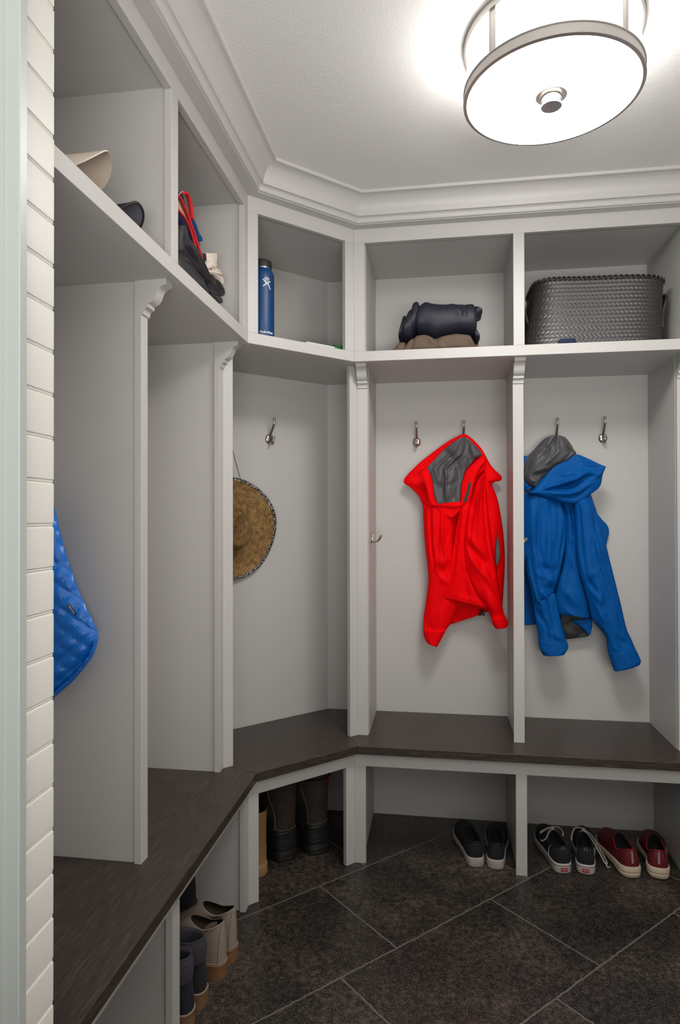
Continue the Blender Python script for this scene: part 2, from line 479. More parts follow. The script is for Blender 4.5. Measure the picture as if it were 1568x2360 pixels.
UP = {}
names = {'l': ('left run', OPL), 'd': ('angled corner', OPD), 'b': ('back run', OPB)}
LBL = {'l': 'grey painted upper cubby cabinet along the left wall, holding caps and piled jackets',
       'd': 'grey painted angled corner upper cubby cabinet that holds the blue bottle',
       'b': 'grey painted upper cubby cabinet along the back wall, holding the woven basket'}
for key in 'ldb':
    run, u0, u1, m0, m1 = EXT[key]; ops = names[key][1]
    t = thing('cubby_cabinet', LBL[key], 'cabinet', (*run((u0 + u1) / 2, 0), ZS0))
    UP[key] = t
    mb = MB(); face_frame(mb, key, ops, ZS0, ZC - 0.001, ZS1, ZP); mb.build('face_frame', PAINT, t, bevel=BV)
    if key == 'l':
        poly = [rl(u0, -FT), rl(2.1216, -FT), rl(2.1216, -DEP), rl(u0, -DEP)]
    elif key == 'b':
        poly = [rb(-0.2735, -FT), rb(XR + 0.02, -FT), rb(XR + 0.02, -DEP), rb(-0.2735, -DEP)]
    else:
        poly = [rl(2.1217, -FT), (C1[0] - FT, C1[1] + FT * T22), (C2[0] - FT * T22, C2[1] + FT), rb(-0.2736, -FT), rb(-0.2736, -DEP), K2, K1, rl(2.1217, -DEP)]
    mb = MB(); mb.prism(poly, ZS0, ZS1); mb.build('bottom_shelf', PAINT, t, bevel=0.0006)
    mb = MB(); mb.prism(poly, ZP + 0.011, ZP + 0.026); mb.build('top_panel', PAINT, t)
    if key == 'l':
        mb = MB(); mb.rbox(rl, u0, 2.1216, -DEP - 0.012, -DEP, ZS0, ZC - 0.002)
    elif key == 'b':
        mb = MB(); mb.rbox(rb, -0.2735, XR + 0.02, -DEP - 0.012, -DEP, ZS0, ZC - 0.002)
    else:
        mb = MB(); q1 = rl(2.1217, -DEP); q1b = rl(2.1217, -DEP - 0.012); q2 = rb(-0.2736, -DEP); q2b = rb(-0.2736, -DEP - 0.012)
        mb.prism([q1, K1, K2, q2, q2b, (K2[0] - 0.005, K2[1] + 0.012), (K1[0] - 0.012, K1[1] + 0.005), q1b], ZS0, ZC - 0.002)
    mb.build('back_panel', PAINT, t)
    for i, (a, b_) in enumerate(panels_for(key)):
        if key == 'l' and i == 0: a, b_ = Y0, Y0 + 0.019
        mb = MB(); mb.rbox(run, a, b_, -DEP, -FT, ZS1, ZP + 0.011); mb.build('divider_panel', PAINT, t)

# middle (coat) section
XM = -0.0925          # face of middle stiles
LBM = {'l': 'grey coat locker bays along the left wall with a scrolled corbel post between them',
       'd': 'grey angled corner coat bay where the straw hat hangs',
       'b': 'grey coat locker bays along the back wall holding the red and blue jackets'}
CORB = [(XM, 0.0), (-0.0270, 0.0), (-0.0270, 0.0125)]
def arc(c, r, a0, a1, n): return [(c[0] + r[0] * math.cos(a0 + (a1 - a0) * i / n), c[1] + r[1] * math.sin(a0 + (a1 - a0) * i / n)) for i in range(n + 1)]
_c1 = [(-0.0285, 0.0135), (-0.0370, 0.0160), (-0.0445, 0.0215), (-0.0495, 0.0300), (-0.0535, 0.0400), (-0.0590, 0.0490), (-0.0660, 0.0555), (-0.0745, 0.0590)]
_c2 = [(-0.0755, 0.0685), (-0.0805, 0.0700), (-0.0845, 0.0740), (-0.0866, 0.0795), (-0.0872, 0.0850)]
CORB += [(v.x, v.y) for v in catmull([(a, b, 0) for a, b in _c1], 20)] + [(-0.0745, 0.0680)] + [(v.x, v.y) for v in catmull([(a, b, 0) for a, b in _c2], 10)] + [(-0.0890, 0.0855), (XM, 0.0880)]
def corbel(run, u0, u1, parent):
    c = [(-0.0270 + (a + 0.0270) * 1.0, z) for a, z in CORB]
    mb = MB(); vs = []
    for u in (u0, u1):
        for w_, dz in c:
            x, y = run(u, w_); vs.append((x, y, ZS0 - dz))
    n = len(c); fs = [tuple(range(n)), tuple(range(2 * n - 1, n - 1, -1))] + [(i, i + n, (i + 1) % n + n, (i + 1) % n) for i in range(n)]
    mb.add(vs, fs); return mb.build('corbel', PAINT, parent, smooth=True, auto=28)
LOCK = {}
for key in 'ldb':
    run, u0, u1, m0, m1 = EXT[key]
    t = thing('coat_locker', LBM[key], 'locker', (*run((u0 + u1) / 2, -0.3), ZB1)); LOCK[key] = t
    if key == 'l':
        mb = MB(); mb.rbox(rl, u0, 2.1216, -DEP - 0.012, -DEP, ZB1, ZS0); mb.build('back_panel', PAINT, t)
        for a, b_, st in ((1.532, 1.551, (1.5235, 1.5600)), (Y0, Y0 + 0.019, (Y0, 0.985))):
            mb = MB(); mb.rbox(rl, a, b_, -DEP, XM - FT, ZB1, ZS0); mb.build('divider_panel', PAINT, t)
            mb = MB(); mb.rbox(rl, st[0], st[1], XM - FT, XM, ZB1, ZS0); mb.build('stile', PAINT, t, bevel=BV)
            corbel(rl, st[0], st[1], t)
        # corner post leaf that belongs to the left run
        mb = MB(); mb.rbox(rl, 2.1150, 2.1340, -DEP, XM - FT, ZB1, ZS0); mb.build('divider_panel', PAINT, t)
        mb = MB(); x = -A + XM; mb.prism([(x, 2.1070), (x, 2.1454), (x - FT, 2.1530), (x - FT, 2.1070)], ZB1, ZS0); mb.build('stile', PAINT, t, bevel=BV)
        corbel(rl, 2.1070, 2.1440, t)
    elif key == 'd':
        mb = MB(); q1 = rl(2.134, -DEP); q1b = rl(2.134, -DEP - 0.012); q2 = rb(-0.2930, -DEP); q2b = rb(-0.2930, -DEP - 0.012)
        mb.prism([q1, K1, K2, q2, q2b, (K2[0] - 0.005, K2[1] + 0.012), (K1[0] - 0.012, K1[1] + 0.005), q1b], ZB1, ZS0); mb.build('back_panel', PAINT, t)
        x = -A + XM
        s_ = 0.0375 * SQ
        mb = MB(); mb.prism([(x, 2.1454), (x + s_, 2.1454 + s_), (x + s_ - FT * SQ, 2.1454 + s_ + FT * SQ), (x - FT, 2.1530)], ZB1, ZS0); mb.build('stile', PAINT, t, bevel=BV)
        cx, cy = -0.3163, B - XM
        mb = MB(); mb.prism([(cx - s_, cy - s_), (cx, cy), (cx - 0.008, cy + FT), (cx - s_ - FT * SQ, cy - s_ + FT * SQ)], ZB1, ZS0); mb.build('stile', PAINT, t, bevel=BV)
    else:
        mb = MB(); mb.rbox(rb, -0.2930, XR + 0.02, -DEP - 0.012, -DEP, ZB1, ZS0); mb.build('back_panel', PAINT, t)
        for a, b_, st in ((-0.2925, -0.2735, None), (0.294, 0.313, (0.2835, 0.3235)), (0.8715, 0.8905, (0.8727, 0.9127)), (XR + 0.002, XR + 0.021, (XR, XR + 0.04))):
            mb = MB(); mb.rbox(rb, a, b_, -DEP, XM - FT, ZB1, ZS0); mb.build('divider_panel', PAINT, t)
            if st is None:
                cx, cy = -0.3163, B - XM
                mb = MB(); mb.prism([(cx, cy), (-0.2752, cy), (-0.2752, cy + FT), (cx - 0.0078, cy + FT)], ZB1, ZS0); mb.build('stile', PAINT, t, bevel=BV)
                corbel(rb, -0.3140, -0.2752, t)
            else:
                mb = MB(); mb.rbox(rb, st[0], st[1], XM - FT, XM, ZB1, ZS0); mb.build('stile', PAINT, t, bevel=BV)
                corbel(rb, st[0], st[1], t)

# base shoe cubbies
ZO = 0.3690
LBB = {'l': 'grey open shoe cubbies under the bench along the left wall, with ankle boots inside',
       'd': 'grey angled corner shoe cubby under the bench with the winter boots inside',
       'b': 'grey open shoe cubbies along the back wall holding three pairs of low shoes'}
OPBB = {'l': [(0.99, 1.5000), (1.5430, 2.0945)], 'd': OPD, 'b': [(-0.2750, 0.2795), (0.3195, 0.8750), (0.915, XR)]}
for key in 'ldb':
    run, u0, u1, m0, m1 = EXT[key]
    t = thing('shoe_cubby', LBB[key], 'cabinet', (*run((u0 + u1) / 2, 0), 0))
    mb = MB(); face_frame(mb, key, OPBB[key], 0.0, ZB0 - 0.0005, 0, ZO, bottom=False); mb.build('face_frame', PAINT, t, bevel=BV)
    if key == 'l':
        mb = MB(); mb.rbox(rl, u0, 2.1216, -DEP - 0.012, -DEP, 0, ZB0); mb.build('back_panel', PAINT, t)
        for a, b_ in ((Y0, Y0 + 0.019), (1.512, 1.531), (2.1026, 2.1216)):
            mb = MB(); mb.rbox(rl, a, b_, -DEP, -FT, 0, ZB0 - 0.0005); mb.build('divider_panel', PAINT, t)
    elif key == 'b':
        mb = MB(); mb.rbox(rb, -0.2880, XR + 0.02, -DEP - 0.012, -DEP, 0, ZB0); mb.build('back_panel', PAINT, t)
        for a, b_ in ((-0.3060, -0.2870), (0.286, 0.305), (0.8870, 0.9060), (XR + 0.002, XR + 0.021)):
            mb = MB(); mb.rbox(rb, a, b_, -DEP, -FT, 0, ZB0 - 0.0005); mb.build('divider_panel', PAINT, t)
    else:
        mb = MB(); q1 = rl(2.1217, -DEP); q1b = rl(2.1217, -DEP - 0.012); q2 = rb(-0.2885, -DEP); q2b = rb(-0.2885, -DEP - 0.012)
        mb.prism([q1, K1, K2, q2, q2b, (K2[0] - 0.005, K2[1] + 0.012), (K1[0] - 0.012, K1[1] + 0.005), q1b], 0, ZB0); mb.build('back_panel', PAINT, t)

# bench top: one continuous worktop, three grain directions
OB = 0.032
k1 = (C1[0] + OB, C1[1] - OB * T22); k2 = (C2[0] + OB * T22, C2[1] - OB)
bl = -A - DEP; bb = B + DEP
mb = MB()
mb.prism([(-A + OB, Y0 - 0.012), k1, K1, (bl, Y0 - 0.012)], ZB0, ZB1, 0)
mb.prism([k1, k2, K2, K1], ZB0, ZB1, 1)
mb.prism([k2, (XR + 0.055, B - OB), (XR + 0.055, bb), K2], ZB0, ZB1, 2)
bt = mb.build('bench_top', [wood_material('oak_left', PI / 2), wood_material('oak_corner', PI / 4), wood_material('oak_back', 0)], bevel=0.0014)
tag(bt, 'continuous dark espresso oak bench top running under all the coat bays', 'bench')

# ================================================================== CEILING LIGHT
LX, LY, LR = 0.281, 1.665, 0.2135
LZ = 2.360
t = thing('ceiling_light', 'round flush drum ceiling light, brushed nickel bands around glowing white glass', 'lamp', (LX, LY, ZC))
def ring(name, z0, z1, r, thick, mat_, parent, lip=0.003):
    mb = MB()
    p = [(r - thick, z0), (r - 0.001, z0), (r + lip * 0.5, z0 + 0.0015), (r + lip * 0.5, z0 + 0.0035), (r - 0.001, z0 + 0.005), (r - 0.001, z1 - 0.005), (r + lip * 0.5, z1 - 0.0035), (r + lip * 0.5, z1 - 0.0015), (r - 0.001, z1), (r - thick, z1), (r - thick, z0)]
    rows = [[(LX + a * math.cos(2 * PI * k / 96), LY + a * math.sin(2 * PI * k / 96), z) for k in range(96)] for a, z in p]
    mb.grid(rows, closeu=True); return mb.build(name, mat_, parent, smooth=True, auto=35)
ring('band', LZ, LZ + 0.030, LR, 0.007, LAMPMETAL, t)
ring('band', ZC - 0.024, ZC - 0.0005, LR, 0.008, LAMPMETAL, t)
mb = MB(); lathe(mb, [(LR - 0.0085, LZ + 0.029), (LR - 0.0085, ZC - 0.022)], (LX, LY, 0), 96)
mb.build('side_glass', GL_SIDE, t, smooth=True, fix=False)
mb = MB(); lathe(mb, [(0.001, LZ + 0.0035), (0.05, LZ + 0.0035), (LR - 0.012, LZ + 0.0045), (LR - 0.0075, LZ + 0.006)], (LX, LY, 0), 96)
mb.v = mb.v[::1]
gl = mb.build('bottom_glass', GL_BOT, t, smooth=True, fix=False)
for ang in (-137, -52, 38, 128):
    mb = MB(); a0 = math.radians(ang); hw = 0.0105 / LR
    rows = []
    for z in (LZ + 0.028, ZC - 0.022):
        rows.append([(LX + r_ * math.cos(a0 + s_ * hw), LY + r_ * math.sin(a0 + s_ * hw), z) for r_, s_ in ((LR - 0.007, -1), (LR - 0.0015, -1), (LR - 0.0015, -0.8), (LR - 0.0035, -0.75), (LR - 0.0035, 0.75), (LR - 0.0015, 0.8), (LR - 0.0015, 1), (LR - 0.007, 1))])
    mb.grid(rows, closeu=True, cap0=True, cap1=True); mb.build('strap', LAMPMETAL, t)
mb = MB(); lathe(mb, [(0.0005, LZ + 0.003), (0.0375, LZ + 0.003), (0.038, LZ + 0.001), (0.036, LZ), (0.024, LZ - 0.0005)], (LX, LY, 0), 40)
ls = mb.build('washer', LAMPMETAL, t, smooth=True, auto=40)
mb = MB(); lathe(mb, [(0.022, LZ), (0.0225, LZ - 0.006), (0.024, LZ - 0.0065), (0.024, LZ - 0.009), (0.0215, LZ - 0.010), (0.0215, LZ - 0.019), (0.025, LZ - 0.021), (0.0255, LZ - 0.023), (0.025, LZ - 0.025), (0.015, LZ - 0.026), (0.0005, LZ - 0.0262)], (LX, LY, 0), 40)
mb.build('finial', LAMPMETAL, t, smooth=True, auto=40)

# ================================================================== COAT HOOKS
def frame_pts(o, nx, ny):
    # local (s sideways, n out of the wall, z) -> world; n=(nx,ny)
    side = (-ny, nx)
    return lambda s, n, z: (o[0] + side[0] * s + nx * n, o[1] + side[1] * s + ny * n, o[2] + z)
def coat_hook(o, nx, ny, label, group='double nickel coat hooks on the back panels'):
    F = frame_pts(o, nx, ny)
    t = thing('coat_hook', label, 'hook', o, group)
    mb = MB(); rows = []
    for r_, n_ in ((1.0, 0.0), (1.0, 0.0015), (0.94, 0.004), (0.75, 0.0065), (0.4, 0.008), (0.05, 0.0085)):
        rows.append([F(0.0185 * r_ * math.cos(2 * PI * k / 32), n_, 0.0205 * r_ * math.sin(2 * PI * k / 32)) for k in range(32)])
    mb.grid(rows, closeu=True, cap0=True, cap1=True); mb.build('backplate', NICKEL, t, smooth=True)
    mb = MB()
    add_tube(mb, [F(0, n, z) for n, z in ((0.003, 0.010), (0.003, -0.010))], 0.0055, 12)
    pts = catmull([F(0, n, z) for n, z in ((0.004, 0.004), (0.010, 0.017), (0.022, 0.034), (0.035, 0.050), (0.041, 0.064), (0.042, 0.078))], 16)
    add_tube(mb, pts, [0.0062 - 0.0022 * i / 15 for i in range(16)], 12); add_ball(mb, F(0, 0.042, 0.080), 0.0062)
    mb.build('upper_prong', NICKEL, t, smooth=True)
    mb = MB()
    pts = catmull([F(0, n, z) for n, z in ((0.004, -0.002), (0.009, -0.014), (0.019, -0.023), (0.030, -0.021), (0.036, -0.010), (0.037, 0.003))], 16)
    add_tube(mb, pts, [0.0060 - 0.0022 * i / 15 for i in range(16)], 12); add_ball(mb, F(0, 0.037, 0.006), 0.0062)
    mb.build('lower_prong', NICKEL, t, smooth=True)
    for sx in (-1, 1):
        mb = MB(); add_ball(mb, F(0.012 * sx, 0.005, 0.006), 0.0032, n=10); mb.build('screw', NICKEL, t, smooth=True)
    return t
HB = 1.6459
yb = B + DEP - 0.0003
coat_hook((-0.0932, yb, HB), 0, -1, 'nickel double coat hook left of the red jacket, holding nothing')
coat_hook((0.1105, yb, HB), 0, -1, 'nickel double coat hook the red jacket hangs from')
coat_hook((0.500, yb, HB), 0, -1, 'nickel double coat hook the blue jacket hangs from')
coat_hook((0.6905, yb, HB + 0.002), 0, -1, 'nickel double coat hook right of the blue jacket, holding nothing')
coat_hook((-0.7063 - 0.0004 * 0, 2.6635, HB), SQ, -SQ, 'nickel double coat hook right of the straw hat, holding nothing')
coat_hook((-0.8455, 2.5243, HB), SQ, -SQ, 'nickel coat hook half hidden by the white post, above the straw hat')

def side_hook(o, nx, label):
    F = frame_pts(o, nx, 0)
    t = thing('robe_hook', label, 'hook', o, 'small robe hooks on the divider panels')
    mb = MB(); rows = []
    for r_, n_ in ((1.0, 0.0), (1.0, 0.0015), (0.9, 0.0035), (0.5, 0.0045), (0.05, 0.005)):
        rows.append([F(0.013 * r_ * math.cos(2 * PI * k / 24), n_, -0.006 + 0.017 * r_ * math.sin(2 * PI * k / 24)) for k in range(24)])
    mb.grid(rows, closeu=True, cap0=True, cap1=True); mb.build('backplate', NICKEL, t, smooth=True)
    mb = MB(); pts = catmull([F(0, n, z) for n, z in ((0.004, -0.012), (0.006, 0.0), (0.007, 0.012), (0.006, 0.020))], 8)
    add_tube(mb, pts, 0.0026, 10); add_ball(mb, F(0, 0.006, 0.022), 0.0042); mb.build('upper_prong', NICKEL, t, smooth=True)
    for sy in (-1, 1):
        mb = MB(); pts = catmull([F(0, 0.004, -0.012), F(0.004 * sy, 0.016, -0.016), F(0.013 * sy, 0.031, -0.008), F(0.018 * sy, 0.038, 0.006)], 12)
        add_tube(mb, pts, 0.0036, 10); add_ball(mb, F(0.0185 * sy, 0.039, 0.009), 0.0046); mb.build('lower_prong', NICKEL, t, smooth=True)
    return t
side_hook((-0.2733, 2.665, 1.2290), 1, 'small nickel robe hook on the divider panel left of the red jacket')
side_hook((0.3132, 2.715, 1.2180), 1, 'small nickel robe hook peeking past the middle post beside the blue jacket')

# ================================================================== CLOTH PATCHES
def P(px, py, plane):
    k, d = plane
    if k == 'y': return aty(px, py, d)
    if k == 'x': return atx(px, py, d)
    if k == 'd': return atd(px, py, d)
    return atz(px, py, d)
OUT = {'y': Vector((0, -1, 0)), 'x': Vector((1, 0, 0)), 'd': Vector((SQ, -SQ, 0))}
def fbm(p, o=3):
    return noise.fractal(p, 1.0, 2.0, o)
def patch(mb, left, right, kind, nu=28, nv=50, bulge=0.02, back=0.006, folds=(), wr=0.004, ws=9.0, wst=(1, 1, 1), seed=0, mi=0, pw=0.55, quilt=None, edge=0.0015, vor=3.4):
    """closed cloth volume. left/right: (px, py, depth) polylines, top to bottom."""
    Lp = resample([P(a, b, (kind, d)) for a, b, d in left], nv)
    Rp = resample([P(a, b, (kind, d)) for a, b, d in right], nv)
    out = OUT[kind]; F = []; K = []
    for j in range(nv):
        v = j / (nv - 1); fr = []; br = []
        for i in range(nu):
            u = i / (nu - 1)
            p = Lp[j].lerp(Rp[j], u)
            s = max(0.0, math.sin(PI * u)) ** pw
            ev = min(1, v * 12, (1 - v) * 12)
            d = bulge * s
            q = Vector((p.x * wst[0], p.y * wst[1], p.z * wst[2])) * ws + Vector((seed * 3.1, seed * 1.7, seed))
            n1 = noise.noise(q) ; n2 = 1 - abs(noise.noise(q * 0.8 + Vector((5, 1, 2)))) * 2
            vd = noise.voronoi(q * 0.75 + Vector((n1, n2 * .4, n1)) * .35)[0]
            d += wr * (0.8 * n1 + 0.7 * n2 + 0.3 * noise.noise(q * 2.7) + vor * (min(.55, vd[1] - vd[0]) - .25)) * min(1, s * 1.6)
            for fo in folds:
                u0, v0, u1, v1, wd, am = fo
                du, dv = u1 - u0, v1 - v0; l2 = du * du + dv * dv
                tt_ = max(0, min(1, ((u - u0) * du + (v - v0) * dv) / l2))
                dd = math.hypot(u - u0 - du * tt_, (v - v0 - dv * tt_))
                tap = math.sin(PI * (0.15 + 0.7 * tt_))
                d += am * tap * math.exp(-(dd / wd) ** 2) * min(1, s * 1.8)
            if quilt:
                a_, amp, ch = quilt
                x1 = (p.dot(ch[0])) / a_; x2 = (p.dot(ch[1])) / a_
                h_ = min(1, abs(math.sin(PI * x1)) ** 0.5 * 1.0) * min(1, abs(math.sin(PI * x2)) ** 0.5)
                d += amp * (h_ - 0.6)
            fr.append(p + out * max(d, -0.03)); br.append(p - out * (edge + back * s))
        F.append(fr); K.append(br)
    rows = [f + k[::-1] for f, k in zip(F, K)]
    o = len(mb.v)
    mb.grid(rows, closeu=True, mi=mi, cap0=False, cap1=False)
    n2 = 2 * nu
    for j, fl in ((0, True), (nv - 1, False)):
        fs = []
        for i in range(nu - 1):
            a = j * n2 + i; b_ = j * n2 + i + 1; c = j * n2 + (n2 - 2 - i); d = j * n2 + (n2 - 1 - i)
            fs.append((a, b_, c, d))
        mb.f += [tuple(k + o for k in f) for f in fs]; mb.m += [mi] * len(fs)
    return mb
def cloth(name, parent, material, *args, sub=1, **kw):
    mb = MB(); patch(mb, *args, **kw)
    return mb.build(name, material, parent, smooth=True, sub=sub)
def poly3(pts, d): return [(a, b, d) for a, b in pts]
def strip_tube(name, pts, rad, material, parent, n=10, flat=1.0, samples=24, up=(0, 0, 1)):
    mb = MB(); add_tube(mb, catmull(pts, samples), rad, n, flat, up=up); return mb.build(name, material, parent, smooth=True)

RED = mat('red_shell', (0.90, 0.000, 0.003), 0.7, spec=0.08, noise_amt=0.06, bump=0.10, bump_scale=900)
LIN = mat('grey_lining', (0.085, 0.083, 0.090), 0.45, spec=0.4, noise_amt=0.25, noise_scale=60, bump=0.15, bump_scale=500)
BLU = mat('blue_shell', (0.000, 0.085, 0.33), 0.6, spec=0.12, noise_amt=0.06, bump=0.10, bump_scale=900)
BLIN = mat('black_lining', (0.012, 0.013, 0.014), 0.6)
BLACK = mat('black_plastic', (0.012, 0.012, 0.013), 0.35)

# ---- red jacket (crop coordinates: x*.24584+900, y*.24584+940)
def c4(pts, d): return [(900 + a * .24584, 940 + b * .24584, d) for a, b in pts]
rj = thing('rain_jacket', 'bright red hooded rain jacket with grey lining, hanging in the middle bay', 'jacket', (0.11, 2.83, 1.72))
cloth('back_panel', rj, RED, c4([(330, 800), (322, 1000), (335, 1250), (350, 1500), (380, 1750), (470, 1990), (560, 2032)], 2.850),
      c4([(1000, 860), (1040, 1030), (1062, 1200), (1074, 1400), (1066, 1600), (1040, 1800), (930, 1905)], 2.845), 'y', bulge=0.018, wr=0.006, ws=7, folds=((.2, .2, .25, .9, .05, -.012), (.7, .5, .6, 1, .06, .01)), seed=1)
cloth('left_sleeve', rj, RED, c4([(305, 900), (310, 1050), (322, 1250), (345, 1450), (357, 1600), (342, 1760), (314, 1950), (309, 2080), (318, 2150), (335, 2190)], 2.800),
      c4([(600, 960), (585, 1150), (590, 1330), (612, 1500), (640, 1680), (640, 1820), (565, 2020), (525, 2080), (480, 2160), (440, 2236)], 2.790), 'y', bulge=0.030, back=0.02, wr=0.009, ws=10, wst=(1.4, 1, .5), seed=2,
      folds=((.25, .0, .22, .45, .05, -.016), (.95, .33, .2, .42, .035, .012), (.9, .40, .3, .50, .03, -.012), (.2, .46, .8, .56, .03, .009), (.75, .55, .35, .75, .05, -.010), (.1, .86, .6, .90, .02, -.008), (.6, .0, .7, .35, .06, .012)))
cloth('side_panel', rj, RED, c4([(870, 560), (900, 800), (930, 1150), (985, 1480), (1020, 1700), (1050, 1860)], 2.800),
      c4([(940, 690), (1005, 850), (1042, 1040), (1063, 1200), (1075, 1400), (1068, 1600), (1052, 1850)], 2.835), 'y', nu=20, bulge=0.012, wr=0.004, ws=8, wst=(1.4, 1, .5), seed=3)
cloth('front_flap', rj, RED, c4([(650, 950), (615, 1150), (588, 1330), (545, 1550), (515, 1700), (500, 1782)], 2.770),
      c4([(760, 830), (760, 1100), (780, 1350), (820, 1600), (880, 1780), (925, 1886)], 2.765), 'y', bulge=0.014, back=0.008, wr=0.007, ws=10, wst=(1.4, 1, .5), seed=4,
      folds=((.3, .0, .25, .95, .07, .009), (.6, .1, .55, .9, .05, -.007), (.15, .93, .95, .96, .02, .004)))
cloth('right_sleeve', rj, RED, c4([(800, 700), (725, 950), (695, 1200), (698, 1430), (750, 1620), (820, 1750), (900, 1860), (940, 1960), (965, 2040), (985, 2062)], 2.755),
      c4([(880, 600), (905, 800), (925, 1050), (950, 1280), (985, 1480), (1020, 1700), (1050, 1860), (1078, 1960), (1106, 2020), (1092, 2052)], 2.765), 'y', bulge=0.032, back=0.02, wr=0.009, ws=10, wst=(1.3, 1, .5), seed=5,
      folds=((.1, .36, .8, .52, .035, .013), (.12, .42, .85, .62, .03, -.014), (.15, .50, .7, .70, .035, .012), (.5, .05, .45, .3, .06, .012), (.8, .05, .85, .5, .05, -.012), (.3, .12, .2, .4, .05, -.010), (.1, .90, .9, .92, .02, -.006), (.6, .6, .75, .8, .05, .012)))
mbz = MB(); patch(mbz, c4([(1005, 1180), (990, 1260), (984, 1380), (988, 1440), (998, 1482)], 2.772), c4([(1012, 1180), (1024, 1260), (1032, 1350), (1022, 1430), (1002, 1482)], 2.772), 'y', nu=8, nv=16, bulge=0.003, wr=0)
zp = mbz.build('pocket_lining', LIN, rj, smooth=True)
strip_tube('zipper', [aty(900 + a * .24584, 940 + b * .24584, 2.766) for a, b in ((1003, 1150), (998, 1230), (988, 1330), (985, 1400), (990, 1470))], 0.0012, BLACK, rj)
strip_tube('zipper_pull', [aty(900 + a * .24584, 940 + b * .24584, 2.758) for a, b in ((1010, 1148), (1016, 1190), (1019, 1250))], 0.0022, RED, rj)
# hood: back shell, lining and rim
cloth('hood', rj, RED, c4([(665, 250), (545, 312), (400, 415), (245, 540), (122, 682), (185, 742), (255, 812), (300, 900), (312, 990)], 2.822),
      c4([(705, 248), (770, 290), (862, 390), (950, 545), (1046, 645), (1030, 686), (975, 695), (930, 760), (900, 850)], 2.822), 'y', nu=36, bulge=0.012, back=0.012, wr=0.005, ws=8, seed=6, pw=.4,
      folds=((.02, .55, .3, .5, .05, .01), (.1, .68, .3, .95, .05, .014), (.95, .6, .8, .8, .06, .012)))
cloth('hood_lining', rj, LIN, c4([(650, 278), (500, 392), (420, 480), (342, 567), (380, 640), (398, 720), (408, 810), (442, 902)], 2.785),
      c4([(722, 278), (790, 345), (862, 436), (800, 480), (716, 575), (686, 650), (662, 760), (658, 912)], 2.785), 'y', bulge=0.006, back=0.0, wr=0.009, ws=13, wst=(1.3, 1, .7), seed=47, pw=.5,
      folds=((.5, .02, .45, .98, .035, .016), (.3, .1, .2, .7, .05, .010), (.75, .05, .55, .6, .04, -.010), (.2, .75, .6, .6, .03, .008), (.35, .8, .8, .72, .02, -.006), (.62, .3, .95, .5, .03, .009)))
cloth('hood_rim', rj, RED, c4([(277, 610), (318, 690), (345, 790), (366, 870), (384, 906), (480, 918), (590, 926), (665, 918), (742, 858), (775, 740), (800, 650), (840, 570), (896, 505)], 2.748),
      c4([(345, 562), (385, 650), (400, 740), (410, 820), (440, 898), (500, 896), (560, 902), (610, 908), (655, 908), (665, 760), (688, 650), (725, 570), (868, 438)], 2.756), 'y', nu=12, nv=70, bulge=0.006, wr=0.0025, seed=8)
cloth('collar', rj, RED, c4([(392, 905), (450, 960), (520, 1010), (572, 1030)], 2.762), c4([(735, 868), (690, 920), (640, 975), (585, 1030)], 2.762), 'y', nu=16, nv=16, bulge=0.004, wr=.003, seed=9)
cloth('hood_rim_fold', rj, RED, c4([(868, 436), (835, 470), (790, 505), (735, 560)], 2.768), c4([(905, 500), (890, 560), (870, 590), (800, 640)], 2.768), 'y', nu=10, nv=14, bulge=0.006, wr=.003, seed=10)
VEL = mat('velcro', (0.05, 0.05, 0.055), 0.9, bump=0.8, bump_scale=500)
cloth('velcro_strip', rj, VEL, c4([(738, 690), (722, 760), (695, 840), (676, 892)], 2.744), c4([(760, 694), (748, 770), (724, 850), (700, 890)], 2.744), 'y', nu=6, nv=16, bulge=0.002, wr=0)
mbz = MB()
for dx, dz, r_ in ((0, 0, .007), (-.004, -.010, .006), (.008, -.012, .005), (-.010, -.014, .004), (.003, .008, .004)):
    q = aty(900 + 858 * .24584, 940 + 1912 * .24584, 2.80); add_ball(mbz, (q.x + dx, q.y, q.z + dz), r_, n=8)
mbz.build('cord_lock', BLACK, rj, smooth=True)
strip_tube('drawcord', [aty(900 + a * .24584, 940 + b * .24584, 2.80) for a, b in ((830, 1895), (858, 1930), (888, 1900))], 0.0012, BLACK, rj)

cloth('cuff', rj, RED, c4([(307, 2078), (316, 2150), (346, 2204)], 2.789), c4([(526, 2080), (484, 2160), (440, 2242)], 2.780), 'y', nu=20, nv=14, bulge=0.026, back=0.02, wr=0.002, seed=51, pw=.45, vor=1)
cloth('cuff', rj, RED, c4([(946, 1975), (962, 2036), (990, 2070)], 2.748), c4([(1082, 1958), (1109, 2020), (1094, 2056)], 2.756), 'y', nu=20, nv=14, bulge=0.030, back=0.02, wr=0.002, seed=52, pw=.45, vor=1)
